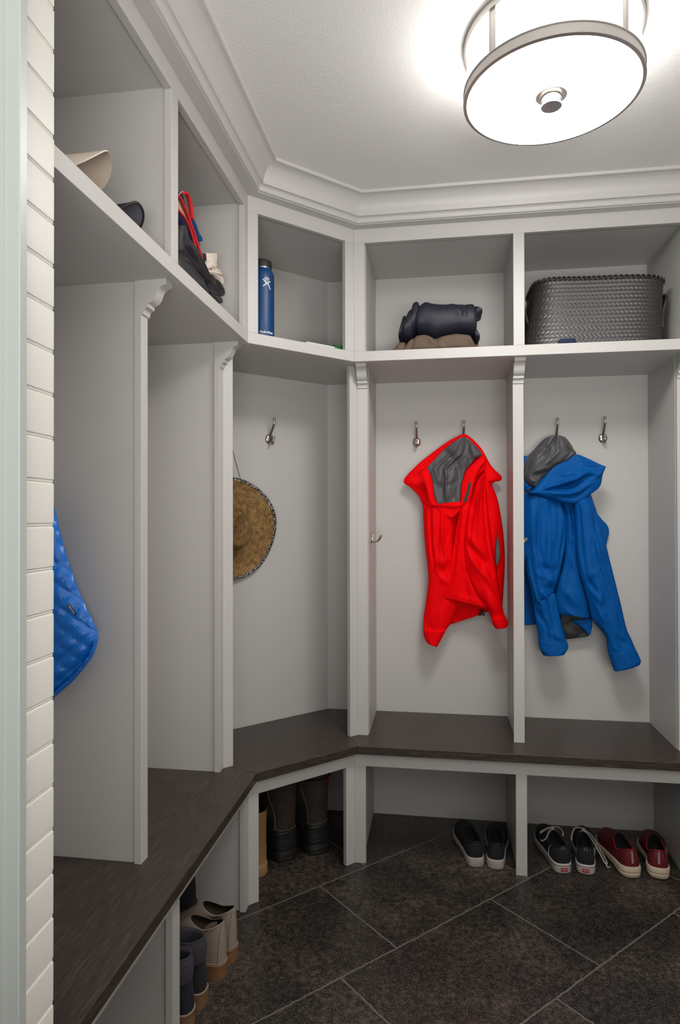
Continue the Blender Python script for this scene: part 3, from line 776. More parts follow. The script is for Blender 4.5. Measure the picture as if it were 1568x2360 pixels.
# ---- blue jacket (x*.27963+1160, y*.27963+940)
def c5(pts, d): return [(1160 + a * .27963, 940 + b * .27963, d) for a, b in pts]
bj = thing('rain_jacket', 'blue hooded rain jacket with grey hood lining, hanging in the right bay', 'jacket', (0.50, 2.83, 1.72))
cloth('back_panel', bj, BLU, c5([(150, 700), (120, 1000), (112, 1300), (115, 1600), (122, 1795)], 2.862),
      c5([(700, 760), (800, 900), (862, 968), (876, 1030), (852, 1140), (800, 1500), (735, 1760)], 2.858), 'y', bulge=0.012, wr=0.005, ws=7, seed=11)
cloth('left_upper_sleeve', bj, BLU, c5([(130, 690), (120, 900), (125, 1100), (160, 1250), (190, 1400), (240, 1530), (345, 1625)], 2.800),
      c5([(475, 770), (520, 900), (526, 1000), (512, 1150), (485, 1290), (445, 1450), (362, 1622)], 2.790), 'y', nu=36, bulge=0.042, back=0.03, wr=0.008, ws=9, wst=(1.4, 1, .5), seed=12,
      folds=((.25, .08, .3, .6, .05, .010), (.42, .05, .40, .5, .04, -.012), (.6, .05, .62, .55, .05, .009), (.93, .25, .9, .6, .03, -.010), (.35, .62, .85, .66, .03, -.012), (.3, .68, .9, .76, .03, .013), (.35, .80, .95, .84, .03, -.014), (.5, .72, .7, .70, .03, -.010), (.45, .86, .6, .97, .05, .010)))
cloth('left_forearm', bj, BLU, c5([(185, 1235), (188, 1330), (215, 1450), (235, 1560), (262, 1720), (284, 1850), (298, 1950), (320, 2015), (360, 2045)], 2.752),
      c5([(222, 1208), (262, 1360), (330, 1600), (420, 1520), (455, 1660), (485, 1790), (510, 1880), (536, 1975), (500, 2030)], 2.752), 'y', nu=28, bulge=0.028, back=0.02, wr=0.008, ws=10, wst=(1.3, 1, .6), seed=13,
      folds=((.6, .35, .55, .8, .05, -.012), (.3, .2, .35, .6, .05, .010), (.45, .78, .9, .85, .03, .010), (.1, .55, .4, .72, .04, -.009), (.1, .90, .95, .91, .02, -.006)))
cloth('front_panel', bj, BLU, c5([(485, 780), (515, 960), (508, 1160), (492, 1300), (450, 1430), (430, 1560), (470, 1700), (530, 1688)], 2.812),
      c5([(600, 780), (625, 1000), (625, 1200), (655, 1400), (690, 1560), (705, 1660), (712, 1735), (700, 1740)], 2.812), 'y', bulge=0.022, back=0.01, wr=0.006, ws=8, wst=(1.4, 1, .5), seed=14,
      folds=((.45, .0, .5, .35, .06, -.014), (.2, .3, .8, .32, .03, .008), (.15, .7, .7, .85, .05, .012), (.3, .5, .6, .6, .04, -.008), (.2, .9, .5, .97, .03, .008)))
cloth('inner_hem', bj, BLIN, c5([(470, 1700), (478, 1770), (495, 1850), (512, 1910)], 2.838), c5([(710, 1700), (715, 1760), (724, 1840), (700, 1885)], 2.838), 'y', nu=20, nv=20, bulge=0.006, wr=.004, ws=14, seed=15)
cloth('hem_flap', bj, BLU, c5([(560, 1752), (600, 1780), (650, 1815), (700, 1862)], 2.826), c5([(712, 1735), (737, 1745), (733, 1810), (722, 1872)], 2.826), 'y', nu=16, nv=16, bulge=0.004, wr=.002, seed=16)
cloth('right_sleeve', bj, BLU, c5([(575, 780), (592, 950), (606, 1200), (628, 1350), (665, 1480), (700, 1600), (735, 1740), (790, 1815), (845, 1890), (862, 2000), (890, 2090), (916, 2168)], 2.775),
      c5([(722, 705), (765, 830), (808, 970), (850, 1130), (895, 1310), (930, 1450), (970, 1610), (1016, 1810), (1060, 1910), (1095, 1995), (1134, 2080), (1128, 2108)], 2.785), 'y', nu=34, nv=64, bulge=0.034, back=0.02, wr=0.009, ws=9, wst=(1.3, 1, .5), seed=17,
      folds=((.2, .05, .15, .4, .05, -.010), (.15, .44, .5, .42, .02, .010), (.15, .46, .35, .55, .03, -.014), (.1, .50, .45, .60, .03, .010), (.6, .1, .7, .6, .07, .010), (.15, .62, .35, .70, .04, .012), (.05, .66, .5, .60, .03, -.011), (.8, .70, .7, .78, .03, -.009), (.25, .82, .7, .86, .03, -.012), (.2, .86, .6, .95, .05, .010), (.4, .94, .95, .92, .015, -.005)))
cloth('hood_lining', bj, LIN, c5([(395, 232), (350, 248), (305, 285), (250, 350), (205, 400), (170, 500), (172, 580), (215, 640), (262, 650)], 2.805),
      c5([(470, 232), (515, 245), (560, 300), (585, 345), (604, 382), (520, 440), (430, 480), (345, 560), (275, 650)], 2.795), 'y', nu=34, bulge=0.030, back=0.02, wr=0.009, ws=12, wst=(1.2, 1, .8), seed=18, pw=.6,
      folds=((.45, .02, .25, .45, .03, -.014), (.5, .05, .6, .7, .06, .010), (.75, .05, .9, .5, .03, -.010), (.35, .2, .45, .65, .03, .008), (.3, .7, .8, .68, .03, .012), (.3, .78, .9, .76, .025, -.014), (.2, .85, .7, .9, .03, .010)))
cloth('hood_rim_left', bj, BLU, c5([(130, 405), (110, 500), (115, 600), (150, 660), (195, 694)], 2.812), c5([(205, 392), (172, 480), (168, 570), (200, 630), (265, 655)], 2.800), 'y', nu=10, nv=24, bulge=0.005, wr=.002, seed=19)
cloth('hood', bj, BLU, c5([(196, 692), (240, 678), (290, 620), (340, 565), (400, 505), (460, 462), (530, 432), (602, 384), (680, 408), (760, 446), (836, 484)], 2.748),
      c5([(225, 706), (300, 728), (380, 750), (450, 772), (530, 788), (600, 784), (670, 752), (728, 710), (800, 646), (820, 560), (838, 492)], 2.748), 'y', nu=40, nv=70, bulge=0.026, back=0.03, wr=0.008, ws=10, seed=20, pw=.7,
      folds=((.55, .22, .60, .75, .05, -.026), (.45, .25, .47, .7, .05, .012), (.72, .3, .78, .7, .06, .014), (.35, .45, .45, .62, .04, -.010), (.85, .35, .85, .6, .04, -.010), (.25, .65, .3, .9, .05, .008), (.6, .8, .75, .9, .05, .010)))
cloth('velcro_strip', bj, VEL, c5([(190, 672), (212, 682)], 2.742), c5([(202, 662), (222, 676)], 2.742), 'y', nu=5, nv=5, bulge=.001, wr=0)

cloth('cuff', bj, BLU, c5([(290, 1915), (302, 1985), (332, 2042)], 2.745), c5([(524, 1915), (539, 1975), (504, 2036)], 2.745), 'y', nu=20, nv=14, bulge=0.026, back=0.02, wr=0.002, seed=53, pw=.45, vor=1)
cloth('cuff', bj, BLU, c5([(862, 2010), (888, 2092), (915, 2172)], 2.768), c5([(1090, 1978), (1137, 2082), (1124, 2114)], 2.778), 'y', nu=20, nv=14, bulge=0.032, back=0.02, wr=0.002, seed=54, pw=.45, vor=1)
cloth('cuff_tab', bj, BLU, c5([(300, 1945), (312, 1995), (340, 2020)], 2.725), c5([(330, 1950), (362, 1985), (372, 2022)], 2.718), 'y', nu=10, nv=12, bulge=0.003, back=0.002, wr=0.0, seed=55)
cloth('cuff_tab', bj, BLU, c5([(1055, 2082), (1048, 2106), (1062, 2128)], 2.742), c5([(1115, 2038), (1130, 2068), (1134, 2090)], 2.752), 'y', nu=10, nv=12, bulge=0.003, back=0.002, wr=0.0, seed=56)

# ---- quilted vest in the left bay (x*.25415, y*.25424+1100)
QB = mat('quilted_blue', (0.002, 0.15, 0.60), 0.34, spec=0.5, noise_amt=0.10, bump=0.2, bump_scale=90)
def cv(pts, d): return [(a * .25415, 1100 + b * .25424, d) for a, b in pts]
qv = thing('quilted_jacket', 'bright blue diamond quilted jacket edge showing behind the white boarded wall', 'jacket', (-0.93, 1.47, 1.36))
dia = (Vector((SQ * .9, 0, SQ * 1.1)), Vector((-SQ * .9, 0, SQ * 1.1)))
cloth('body', qv, QB, cv([(330, 60), (250, 300), (215, 700), (200, 1200), (210, 1700), (280, 2040)], 1.462),
      cv([(440, 150), (497, 310), (560, 560), (612, 740), (664, 890), (712, 1030), (762, 1140), (820, 1260), (862, 1350), (882, 1410), (872, 1490), (832, 1600), (690, 1795), (560, 1905), (450, 2000)], 1.462), 'y', nu=70, nv=90, bulge=0.030, back=0.02, wr=0.003, ws=22, seed=21, quilt=(0.036, 0.0075, dia), sub=1, pw=.7, vor=.6)
cloth('hem_band', qv, QB, cv([(876, 1420), (835, 1560), (690, 1760), (560, 1880), (440, 1975), (300, 2040)], 1.452), cv([(884, 1470), (838, 1625), (700, 1808), (590, 1915), (480, 2008), (330, 2110)], 1.452), 'y', nu=10, nv=60, bulge=0.010, wr=0.004, ws=30, seed=22)
BADGE = mat('black_label', (0.010, 0.010, 0.012), 0.7)
WHT = mat('white_print', (0.75, 0.75, 0.75), 0.6)
REDP = mat('red_print', (0.55, 0.02, 0.02), 0.6)
mbz = MB(); patch(mbz, cv([(601, 1152), (640, 1205), (672, 1252)], 1.424), cv([(622, 1143), (662, 1196), (691, 1242)], 1.424), 'y', nu=6, nv=8, bulge=.001, wr=0, back=0.001)
bd = mbz.build('brand_label', BADGE, qv, smooth=True)
p0 = aty(612 * .25415, 1100 + 1150 * .25424, 1.4215); p1 = aty(681 * .25415, 1100 + 1246 * .25424, 1.4215)
ex = (p1 - p0).normalized(); ez = Vector((0, -1, 0)); ey = ez.cross(ex)
R3 = Matrix((ex, ey, ez)).transposed().to_4x4()
for s_, tx, mt_ in ((0.29, 'THERM', WHT), (0.535, 'O', REDP), (0.74, 'BALL', WHT)):
    Mx = Matrix.Translation(p0.lerp(p1, s_)) @ R3
    text_mesh('lettering', tx, 0.0052, Mx, mt_, bd)

# ================================================================== STRAW HAT
def straw():
    m = bpy.data.materials.new('straw'); m.use_nodes = True
    nt = m.node_tree; L = nt.links; b = nt.nodes['Principled BSDF']
    uv = N(nt, 'ShaderNodeUVMap'); sp = N(nt, 'ShaderNodeSeparateXYZ'); L.new(uv.outputs[0], sp.inputs[0])
    # u = around (0..1), v = radial metres*100
    row = MTH(nt, 'FLOOR', MTH(nt, 'MULTIPLY', sp.outputs[1], 1.55))
    alt = MTH(nt, 'SUBTRACT', MTH(nt, 'MULTIPLY', MTH(nt, 'MODULO', row, 2.0), 2.0), 1.0)
    fr = MTH(nt, 'FRACT', MTH(nt, 'MULTIPLY', sp.outputs[1], 1.55))
    uu = MTH(nt, 'ADD', MTH(nt, 'MULTIPLY', sp.outputs[0], 190.0), MTH(nt, 'MULTIPLY', MTH(nt, 'MULTIPLY', alt, fr), 1.1))
    a = MTH(nt, 'ABSOLUTE', MTH(nt, 'SUBTRACT', MTH(nt, 'FRACT', uu), 0.5))
    gap = MTH(nt, 'MULTIPLY', a, 2.0)
    rg = MTH(nt, 'MULTIPLY', MTH(nt, 'ABSOLUTE', MTH(nt, 'SUBTRACT', fr, 0.5)), 2.0)
    h = MTH(nt, 'SUBTRACT', 1.0, MTH(nt, 'MAXIMUM', MTH(nt, 'POWER', gap, 3.0), MTH(nt, 'POWER', rg, 4.0)))
    nz = N(nt, 'ShaderNodeTexNoise'); nz.inputs['Scale'].default_value = 60; nz.inputs['Detail'].default_value = 5
    tc = N(nt, 'ShaderNodeTexCoord'); L.new(tc.outputs['Object'], nz.inputs[0])
    c = RAMP(nt, nz.outputs[0], [(0.3, (0.26, 0.13, 0.04)), (0.5, (0.50, 0.28, 0.095)), (0.7, (0.68, 0.43, 0.18))])
    c = MIXC(nt, h, (0.07, 0.035, 0.012), c)
    L.new(c, b.inputs['Base Color']); b.inputs['Roughness'].default_value = 0.5
    bp = N(nt, 'ShaderNodeBump'); bp.inputs['Strength'].default_value = 0.9; bp.inputs['Distance'].default_value = 0.003
    L.new(h, bp.inputs['Height']); L.new(bp.outputs[0], b.inputs['Normal'])
    return m
def edging():
    m = bpy.data.materials.new('printed_edging'); m.use_nodes = True
    nt = m.node_tree; L = nt.links; b = nt.nodes['Principled BSDF']
    tc = N(nt, 'ShaderNodeTexCoord'); w_ = N(nt, 'ShaderNodeTexVoronoi', feature='DISTANCE_TO_EDGE'); w_.inputs['Scale'].default_value = 55
    mp = N(nt, 'ShaderNodeMapping'); mp.inputs['Rotation'].default_value = (0.6, 0.4, 0.5); mp.inputs['Scale'].default_value = (1, 1, 1.9); L.new(tc.outputs['Object'], mp.inputs[0]); L.new(mp.outputs[0], w_.inputs[0])
    c = RAMP(nt, w_.outputs[0], [(0.028, (0.6, 0.57, 0.55)), (0.045, (0.016, 0.015, 0.022))])
    L.new(c, b.inputs['Base Color']); b.inputs['Roughness'].default_value = 0.8
    return m
HC = Vector((-0.842, 2.5215, 1.268)); HN = Vector((SQ, -SQ, 0)); HS = Vector((SQ, SQ, 0)); HU = Vector((0, 0, 1))
ht = thing('straw_hat', 'woven straw sun hat with black and white printed edging, hanging by its cord', 'hat', tuple(HC))
hr = []; HNN = 96
prof = [(0.0, .100), (.020, .101), (.038, .103), (.052, .102), (.061, .098), (.067, .090), (.071, .078), (.075, .062), (.079, .045), (.083, .030), (.087, .018), (.094, .010), (.105, .005), (.125, .002), (.145, .001), (.165, .004), (.182, .010), (.199, .018)]
def hat_p(r_, h_, a, dent=True):
    x = math.cos(a) * r_; z = math.sin(a) * r_
    if h_ > .02 and r_ < .085: x *= .84
    k = max(0, min(1, (h_ - .03) / .07))
    if dent:
        dd = math.exp(-((x + 0.004) / .018) ** 2) * math.exp(-((z - .012) / .075) ** 2) * .034 * k
        pin = (math.exp(-(((abs(x) - .050) / .016) ** 2 + ((z - .045) / .028) ** 2))) * .026 * k
        h_ = h_ - dd - pin * .6
        x *= 1 - .22 * k * math.exp(-((z - .05) / .03) ** 2)
    if r_ > .09:
        h_ += (.012 * math.sin(2 * a + .5) + .004 * math.sin(5 * a)) * (r_ - .09) / .11
    return HC + HS * x + HU * z + HN * (h_ + .006)
bm_rows = [[hat_p(max(r_, .0005), h_, 2 * PI * k / HNN) for k in range(HNN)] for r_, h_ in [(a.x, a.y) for a in catmull([(r_, h_, 0) for r_, h_ in prof], 70)]]
mb = MB(); mb.grid(bm_rows, closeu=True)
ho = mb.build('hat_body', straw(), ht, smooth=True, fix=True)
uvl = ho.data.uv_layers.new(name='UVMap')
for p_ in ho.data.polygons:
    idx = [ho.data.loops[li].vertex_index for li in p_.loop_indices]
    js = [i // HNN for i in idx]; ks = [i % HNN for i in idx]
    wrap = max(ks) - min(ks) > HNN / 2
    for li, j_, k_ in zip(p_.loop_indices, js, ks):
        kk = k_ + (HNN if wrap and k_ < HNN / 2 else 0)
        uvl.data[li].uv = (kk / HNN, j_ * 0.40)
so = ho.modifiers.new('thickness', 'SOLIDIFY'); so.thickness = 0.002; so.offset = -1
mb = MB(); rr_ = []
for k in range(HNN):
    a = 2 * PI * k / HNN; p_ = hat_p(.197, .0175, a); q_ = hat_p(.206, .0205, a)
    rr_.append([p_ + HN * .003, q_ + HN * .0025, q_ + (q_ - p_) * .25, q_ - HN * .003, p_ - HN * .0035])
mb.grid(rr_, closev=True, closeu=False); mb.build('edging', edging(), ht, smooth=True)
CORD = mat('dark_cord', (0.02, 0.017, 0.015), 0.6)
hk = Vector((-0.8455, 2.5243, HB)) + HN * .020 + Vector((0, 0, -.019))
strip_tube('chin_cord', [hat_p(.196, .02, math.radians(76)), hk + HS * .004 + Vector((0, 0, -.004)), hk + Vector((0, 0, .004)), hk - HS * .004 + Vector((0, 0, -.004)), hat_p(.196, .02, math.radians(118))], 0.0013, CORD, ht, samples=40)

# ================================================================== BOTTLE
BTL = mat('cobalt_powder_coat', (0.002, 0.048, 0.165), 0.38, spec=0.5, bump=0.1, bump_scale=1200)
CAPM = mat('black_cap', (0.02, 0.02, 0.02), 0.5)
STL = mat('steel', (0.6, 0.6, 0.6), 0.25, metal=1)
bc = atd(603.5, 760, -0.105); bc.z = ZS1
bo = thing('water_bottle', 'tall cobalt blue metal water bottle with black screw cap in the corner cubby', 'bottle', tuple(bc))
BR = 0.0455; BH = 0.262
mb = MB(); lathe(mb, [(.002, .0), (.040, .0), (.0445, .003), (BR, .008), (BR, .235), (BR - .0005, .245), (BR - .0035, .2555), (BR - .009, .264), (BR - .0095, .2665)], bc, 64, cap0=True, cap1=True)
mb.build('bottle_body', BTL, bo, smooth=True, auto=50)
mb = MB(); lathe(mb, [(.0345, .265), (.0350, .270)], bc, 48, cap0=True, cap1=True); mb.build('steel_neck', STL, bo, smooth=True, auto=40)
mb = MB(); lathe(mb, [(.034, .2695), (.0365, .270), (.0368, .272), (.0368, .294), (.0355, .2965), (.031, .2975), (.002, .2975)], bc, 48, cap0=True, cap1=True); mb.build('screw_cap', CAPM, bo, smooth=True, auto=40)
# print on the bottle wraps round the cylinder
vx, vy = -bc.x, -bc.y; base_a = math.atan2(vy, vx)
def wrapf(a0, z0):
    def f(co):
        a = base_a + a0 + co.x / BR
        return Vector((bc.x + (BR + .0004 + co.z) * math.cos(a), bc.y + (BR + .0004 + co.z) * math.sin(a), bc.z + z0 + co.y))
    return f
text_mesh('lettering', 'HydroFlask', 0.0115, None, WHT, bo, mapf=wrapf(0.42, 0.030), bold=True)
wf = wrapf(0.42, 0.212); mb = MB()
def stroke(pts, w0, w1=None, n=14):
    c_ = catmull([(a, b, 0) for a, b in pts], n); w1 = w0 if w1 is None else w1; rows = []
    for i, q in enumerate(c_):
        t_ = (c_[min(i + 1, n - 1)] - c_[max(i - 1, 0)]).normalized(); nn = Vector((-t_.y, t_.x, 0)); ww = w0 + (w1 - w0) * i / (n - 1)
        if i in (0, n - 1): ww *= .55
        rows.append([wf(q + nn * ww), wf(q - nn * ww), wf(q - nn * ww + Vector((0, 0, -.0006))), wf(q + nn * ww + Vector((0, 0, -.0006)))])
    mb.grid(rows, closeu=True, cap0=True, cap1=True)
k_ = 0.0158
stroke([(-.95 * k_, .50 * k_), (-.5 * k_, .05 * k_), (0, -.45 * k_)], .0016, .0026)
stroke([(.95 * k_, .25 * k_), (.55 * k_, -.05 * k_), (.1 * k_, -.45 * k_)], .0014, .0026)
stroke([(-.05 * k_, -.35 * k_), (-.45 * k_, -.75 * k_), (-.95 * k_, -1.15 * k_)], .0026, .0016)
stroke([(.05 * k_, -.35 * k_), (.5 * k_, -.85 * k_), (.85 * k_, -1.5 * k_), (1.1 * k_, -1.55 * k_)], .0026, .0009)
for x0, x1, y1 in ((-.38, -.62, .82), (-.2, -.33, 1.05), (0, 0, 1.15), (.2, .35, 1.02), (.38, .68, .78)):
    stroke([(x0 * k_, .38 * k_), (x1 * k_, y1 * k_)], .0013, .0010, 6)
stroke([(-.38 * k_, .30 * k_), (0, .0), (.38 * k_, .26 * k_)], .0009)
mb.build('figure_logo', WHT, bo)

# ================================================================== BASKET
BK = mat('black_strap', (0.030, 0.028, 0.026), 0.36, spec=0.6, noise_amt=0.3, noise_scale=25)
bk = thing('woven_basket', 'large black basket woven from flat straps, in the right upper cubby', 'basket', (0.60, 2.66, ZS1))
bx0, bx1, by0, by1 = 0.345, 0.832, 2.500, 2.800
def bas(s, h):
    """s in 0..1 round the basket, h 0..1 up; rounded rectangle, tapering towards the base."""
    hx = (bx1 - bx0) / 2 * (0.985 + 0.01 * h); hy = (by1 - by0) / 2 * (0.94 + 0.06 * h)
    cx = (bx0 + bx1) / 2 - 0.004 * (1 - h); cy = (by0 + by1) / 2
    a = 2 * PI * s - PI / 2 - 0.0
    n = 5.2
    c, sn = math.cos(a), math.sin(a)
    r_ = (abs(c) ** n + abs(sn) ** n) ** (-1 / n)
    x = cx + hx * r_ * c; y = cy + hy * r_ * sn
    lean = -0.022 * (1 - h) * max(0, (cx - x) / hx) + 0.012 * h * h * 0
    x += lean + (0.020 * (h) * max(0, (cx - x) / hx))
    y += 0.006 * math.sin(3 * a + 1) * h
    top = 0.240 + 0.003 * math.sin(4 * PI * s) + .014 * (1 - (x - cx) / hx) - .010 * max(0, (cx - x) / hx) ** 8
    return Vector((x, y, ZS1 + 0.002 + top * h))
# arc-length table
tab = [0]; pr_ = bas(0, .5)
for i in range(1, 721):
    q = bas(i / 720, .5); tab.append(tab[-1] + (q - pr_).length); pr_ = q
def sat(l):
    l = l % tab[-1]; lo = 0
    import bisect
    i = min(719, bisect.bisect_right(tab, l) - 1); f_ = (l - tab[i]) / (tab[i + 1] - tab[i]); return (i + f_) / 720
mb = MB(); rows = [[bas(k / 120, h) for k in range(120)] for h in [0, .15, .3, .45, .6, .75, .9, .965]]
inn = [[p + (Vector(((bx0 + bx1) / 2, (by0 + by1) / 2, p.z)) - p).normalized() * .004 for p in r] for r in rows]
mb.grid([[p + (Vector(((bx0 + bx1) / 2, (by0 + by1) / 2, p.z)) - p).normalized() * .0016 for p in r] for r in rows] + inn[::-1], closeu=True, cap0=True, cap1=True)
mb.build('inner_wall', BK, bk, smooth=True)
mb = MB(); NR = 17; NC = 92
def bnorm(s, h):
    a = bas(s + .002, h) - bas(s - .002, h); b_ = bas(s, min(1, h + .02)) - bas(s, max(0, h - .02))
    return a.cross(b_).normalized()
for j in range(NR):
    h0 = j / NR * .96; h1 = (j + 1) / NR * .96; sg = 1 if j % 2 else -1
    for i in range(NC):
        l0 = tab[-1] * i / NC; wl = tab[-1] / NC; sh = wl * 0.92 * sg
        cs = []
        for (a, b_, lift) in ((0.03, 0.0, .0002), (.5, 0.0, .0006), (.97, 0.0, .0002), (.97, .5, .0018), (.97, 1.0, .0002), (.5, 1.0, .0006), (.03, 1.0, .0002), (.03, .5, .0018), (.5, .5, .0022)):
            s_ = sat(l0 + wl * a + sh * (b_ - .5)); h_ = h0 + (h1 - h0) * (b_ * 1.24 - .12)
            tl = 0.0014 * (b_ - .5) * sg + 0.0012 * (a - .5)
            h_ = max(0.0, min(1, h_))
            cs.append(bas(s_, h_) + bnorm(s_, h_) * (lift + tl + .0004))
        mb.add(cs, [(0, 1, 8, 7), (1, 2, 3, 8), (8, 3, 4, 5), (7, 8, 5, 6)])
mb.build('woven_straps', BK, bk, fix=False)
mb = MB(); NCR = 74                    # plaited rim
for i in range(NCR):
    for sg, base in ((1, .0),):
        pts = []
        for k in range(7):
            f_ = k / 6; s_ = sat(tab[-1] * (i + f_ * 1.5) / NCR); a = -PI * .35 + f_ * PI * 1.25
            p = bas(s_, .965); n_ = bnorm(s_, .9)
            pts.append(p + n_ * (.0045 * math.cos(a) + .001) + Vector((0, 0, .0065 * math.sin(a))))
        add_tube(mb, pts, [.003, .0048, .0052, .0052, .0052, .0048, .003], 6, .55)
mb.build('plaited_rim', BK, bk, smooth=True)
for sx, sgn in ((bx0 - .002, -1), (bx1 + .004, 1)):
    mb = MB(); cy = 2.62
    for off in (-.009, .009):
        pts = catmull([(sx + (.010 if sgn < 0 else -.006) , cy - .045 + off, ZS1 + .07), (sx - .004 * 1, cy - .043 + off, ZS1 + .13), (sx - .016 if sgn < 0 else sx + .008, cy - .040 + off, ZS1 + .185), (sx - .020 if sgn < 0 else sx + .010, cy + off, ZS1 + .205),
                       (sx - .016 if sgn < 0 else sx + .008, cy + .040 + off, ZS1 + .185), (sx - .004, cy + .043 + off, ZS1 + .13), (sx + .010 if sgn < 0 else sx - .006, cy + .045 + off, ZS1 + .07)], 30)
        add_tube(mb, pts, .0052, 8, .6)
    mb.build('handle', BK, bk, smooth=True)
cloth_blue = mat('navy_knit', (0.004, 0.014, 0.05), 0.8)
bb_ = thing('folded_cloth', 'corner of a dark blue folded cloth peeking out below the woven basket', 'cloth', (0.50, 2.485, ZS1))
mb = MB(); patch(mb, [(1286, 791, 2.486), (1290, 782, 2.486)], [(1330, 790, 2.486), (1326, 780, 2.486)], 'y', nu=14, nv=8, bulge=.006, back=.004, wr=.001)
mb.build('fold', cloth_blue, bb_, smooth=True)

# ================================================================== FOLDED CLOTHES, BACK CUBBY
def bundle(name, parent, material, top, bot, y0, y1, zlift=None, nu=60, nk=40, wr=.006, ws=11, seed=0, ex=2.6, folds=(), sub=1, creases=()):
    """solid folded garment: px silhouettes top/bot on plane y0; depth back to y1."""
    tp = resample([aty(a, b, y0) for a, b in top], nu); bt_ = resample([aty(a, b, y0) for a, b in bot], nu)
    rows = []
    for i in range(nu):
        u = i / (nu - 1)
        e = max(.0, 1 - abs(2 * u - 1) ** 9) ** .35
        T, Bm = tp[i], bt_[i]; x = (T.x + Bm.x) / 2; zc = (T.z + Bm.z) / 2; hz = (T.z - Bm.z) / 2
        yc = (y0 + y1) / 2; hy = (y1 - y0) / 2 * (0.75 + .25 * e)
        r = []
        for k in range(nk):
            a = 2 * PI * k / nk; c, s = math.cos(a), math.sin(a)
            rr = (abs(c) ** ex + abs(s) ** ex) ** (-1 / ex)
            yy = yc + hy * rr * c; zz = zc + hz * rr * s
            q = Vector((x * .6, yy, zz * 1.6)) * ws + Vector((seed * 2.3, seed, 1))
            d = wr * (noise.noise(q) + .7 * (1 - 2 * abs(noise.noise(q * .8 + Vector((3, 1, 4))))) + .3 * noise.noise(q * 2.6))
            for fu0, fz0, fu1, fz1, wd, am in folds:
                if c < -.1:
                    fz = (s * rr + 1) / 2; du, dz = fu1 - fu0, fz1 - fz0
                    t_ = max(0, min(1, ((u - fu0) * du + (fz - fz0) * dz) / (du * du + dz * dz)))
                    dd = math.hypot(u - fu0 - du * t_, (fz - fz0 - dz * t_) * .6)
                    d += am * math.exp(-(dd / wd) ** 2)
            nn = Vector((0, c, s))
            sk = .3 if (s * rr > .8 or s * rr < -.8) else 1
            r.append(Vector((x + (noise.noise(q * 1.3) * .004 if i in (0, nu - 1) else 0), yy, zz)) + nn * d * sk)
        rows.append(r)
    mb = MB(); mb.grid(rows, closeu=True, cap0=True, cap1=True)
    return mb.build(name, material, parent, smooth=True, sub=sub)
NAVY = mat('dark_navy_shell', (0.016, 0.017, 0.030), 0.5, spec=0.35, noise_amt=0.15)
BRN = mat('brown_shell', (0.125, 0.088, 0.062), 0.7, spec=0.25, noise_amt=0.10)
ns = lambda pts: [(890 + a * .15306, 670 + b * .15306) for a, b in pts]
t = thing('folded_jacket', 'brown folded jacket lying at the bottom of the stack in the middle upper cubby', 'jacket', (0.0, 2.62, ZS1))
bundle('body', t, BRN, ns([(215, 860), (260, 800), (310, 700), (405, 640), (450, 615), (560, 618), (690, 650), (720, 668), (850, 640), (1000, 600), (1090, 590), (1200, 612), (1320, 612), (1350, 700), (1366, 800)]), ns([(240, 960), (500, 960), (800, 950), (1100, 940), (1362, 930)]), 2.500, 2.76, wr=.006, seed=1, ex=3.2,
       folds=((.32, .9, .55, .3, .04, .007), (.47, .9, .46, .5, .03, -.007), (.16, .0, .19, 1., .012, -.010), (.7, 1., .95, .4, .04, .006), (.5, .2, .8, .2, .05, -.004)))
bundle('sleeve', t, BRN, ns([(88, 900), (105, 840), (160, 745), (230, 725), (290, 735)]), ns([(90, 965), (140, 968), (200, 965), (260, 960), (300, 955)]), 2.515, 2.70, wr=.006, ws=20, seed=3, nu=24, folds=((.3, .1, .5, .9, .06, -.006),))
bundle('hem', t, BRN, ns([(1330, 800), (1362, 775), (1400, 810), (1450, 835), (1490, 850)]), ns([(1330, 940), (1370, 935), (1420, 930), (1460, 930), (1492, 925)]), 2.53, 2.68, wr=.003, ws=20, seed=4, nu=20)
t = thing('folded_jacket', 'dark navy folded jacket on top of the brown folded jacket', 'jacket', (0.0, 2.62, 2.03))
bundle('body', t, NAVY, ns([(455, 260), (500, 165), (560, 105), (600, 88), (740, 118), (960, 134), (1150, 130), (1280, 118), (1352, 120), (1372, 200)]), ns([(420, 560), (470, 620), (600, 650), (720, 690), (850, 668), (1000, 640), (1100, 620), (1300, 640), (1388, 640)]), 2.495, 2.76, wr=.005, ws=8, seed=5, ex=2.8,
       folds=((.1, .95, .9, .95, .05, .004), (.6, .85, .72, .6, .05, .006), (.8, .9, .78, .5, .03, -.004)))
bundle('side_fold', t, NAVY, ns([(262, 480), (285, 250), (345, 190), (360, 120), (410, 92), (470, 96), (500, 120)]), ns([(250, 640), (300, 700), (350, 715), (400, 700), (440, 650), (475, 600), (500, 560)]), 2.505, 2.74, wr=.005, ws=16, seed=6, nu=30)
bundle('collar', t, NAVY, ns([(180, 640), (195, 480), (215, 345), (260, 310), (285, 300)]), ns([(182, 690), (210, 705), (240, 712), (270, 718), (300, 720)]), 2.53, 2.70, wr=.003, ws=16, seed=7, nu=20)
bundle('under_fold', t, NAVY, ns([(1330, 560), (1380, 520), (1408, 600), (1418, 640)]), ns([(1330, 700), (1350, 745), (1385, 735), (1415, 700)]), 2.52, 2.70, wr=.002, ws=20, seed=8, nu=16)
bundle('cuff', t, NAVY, ns([(1350, 190), (1385, 205), (1430, 240), (1458, 280)]), ns([(1350, 390), (1400, 345), (1435, 330), (1460, 295)]), 2.53, 2.66, wr=.005, ws=30, seed=9, nu=18)

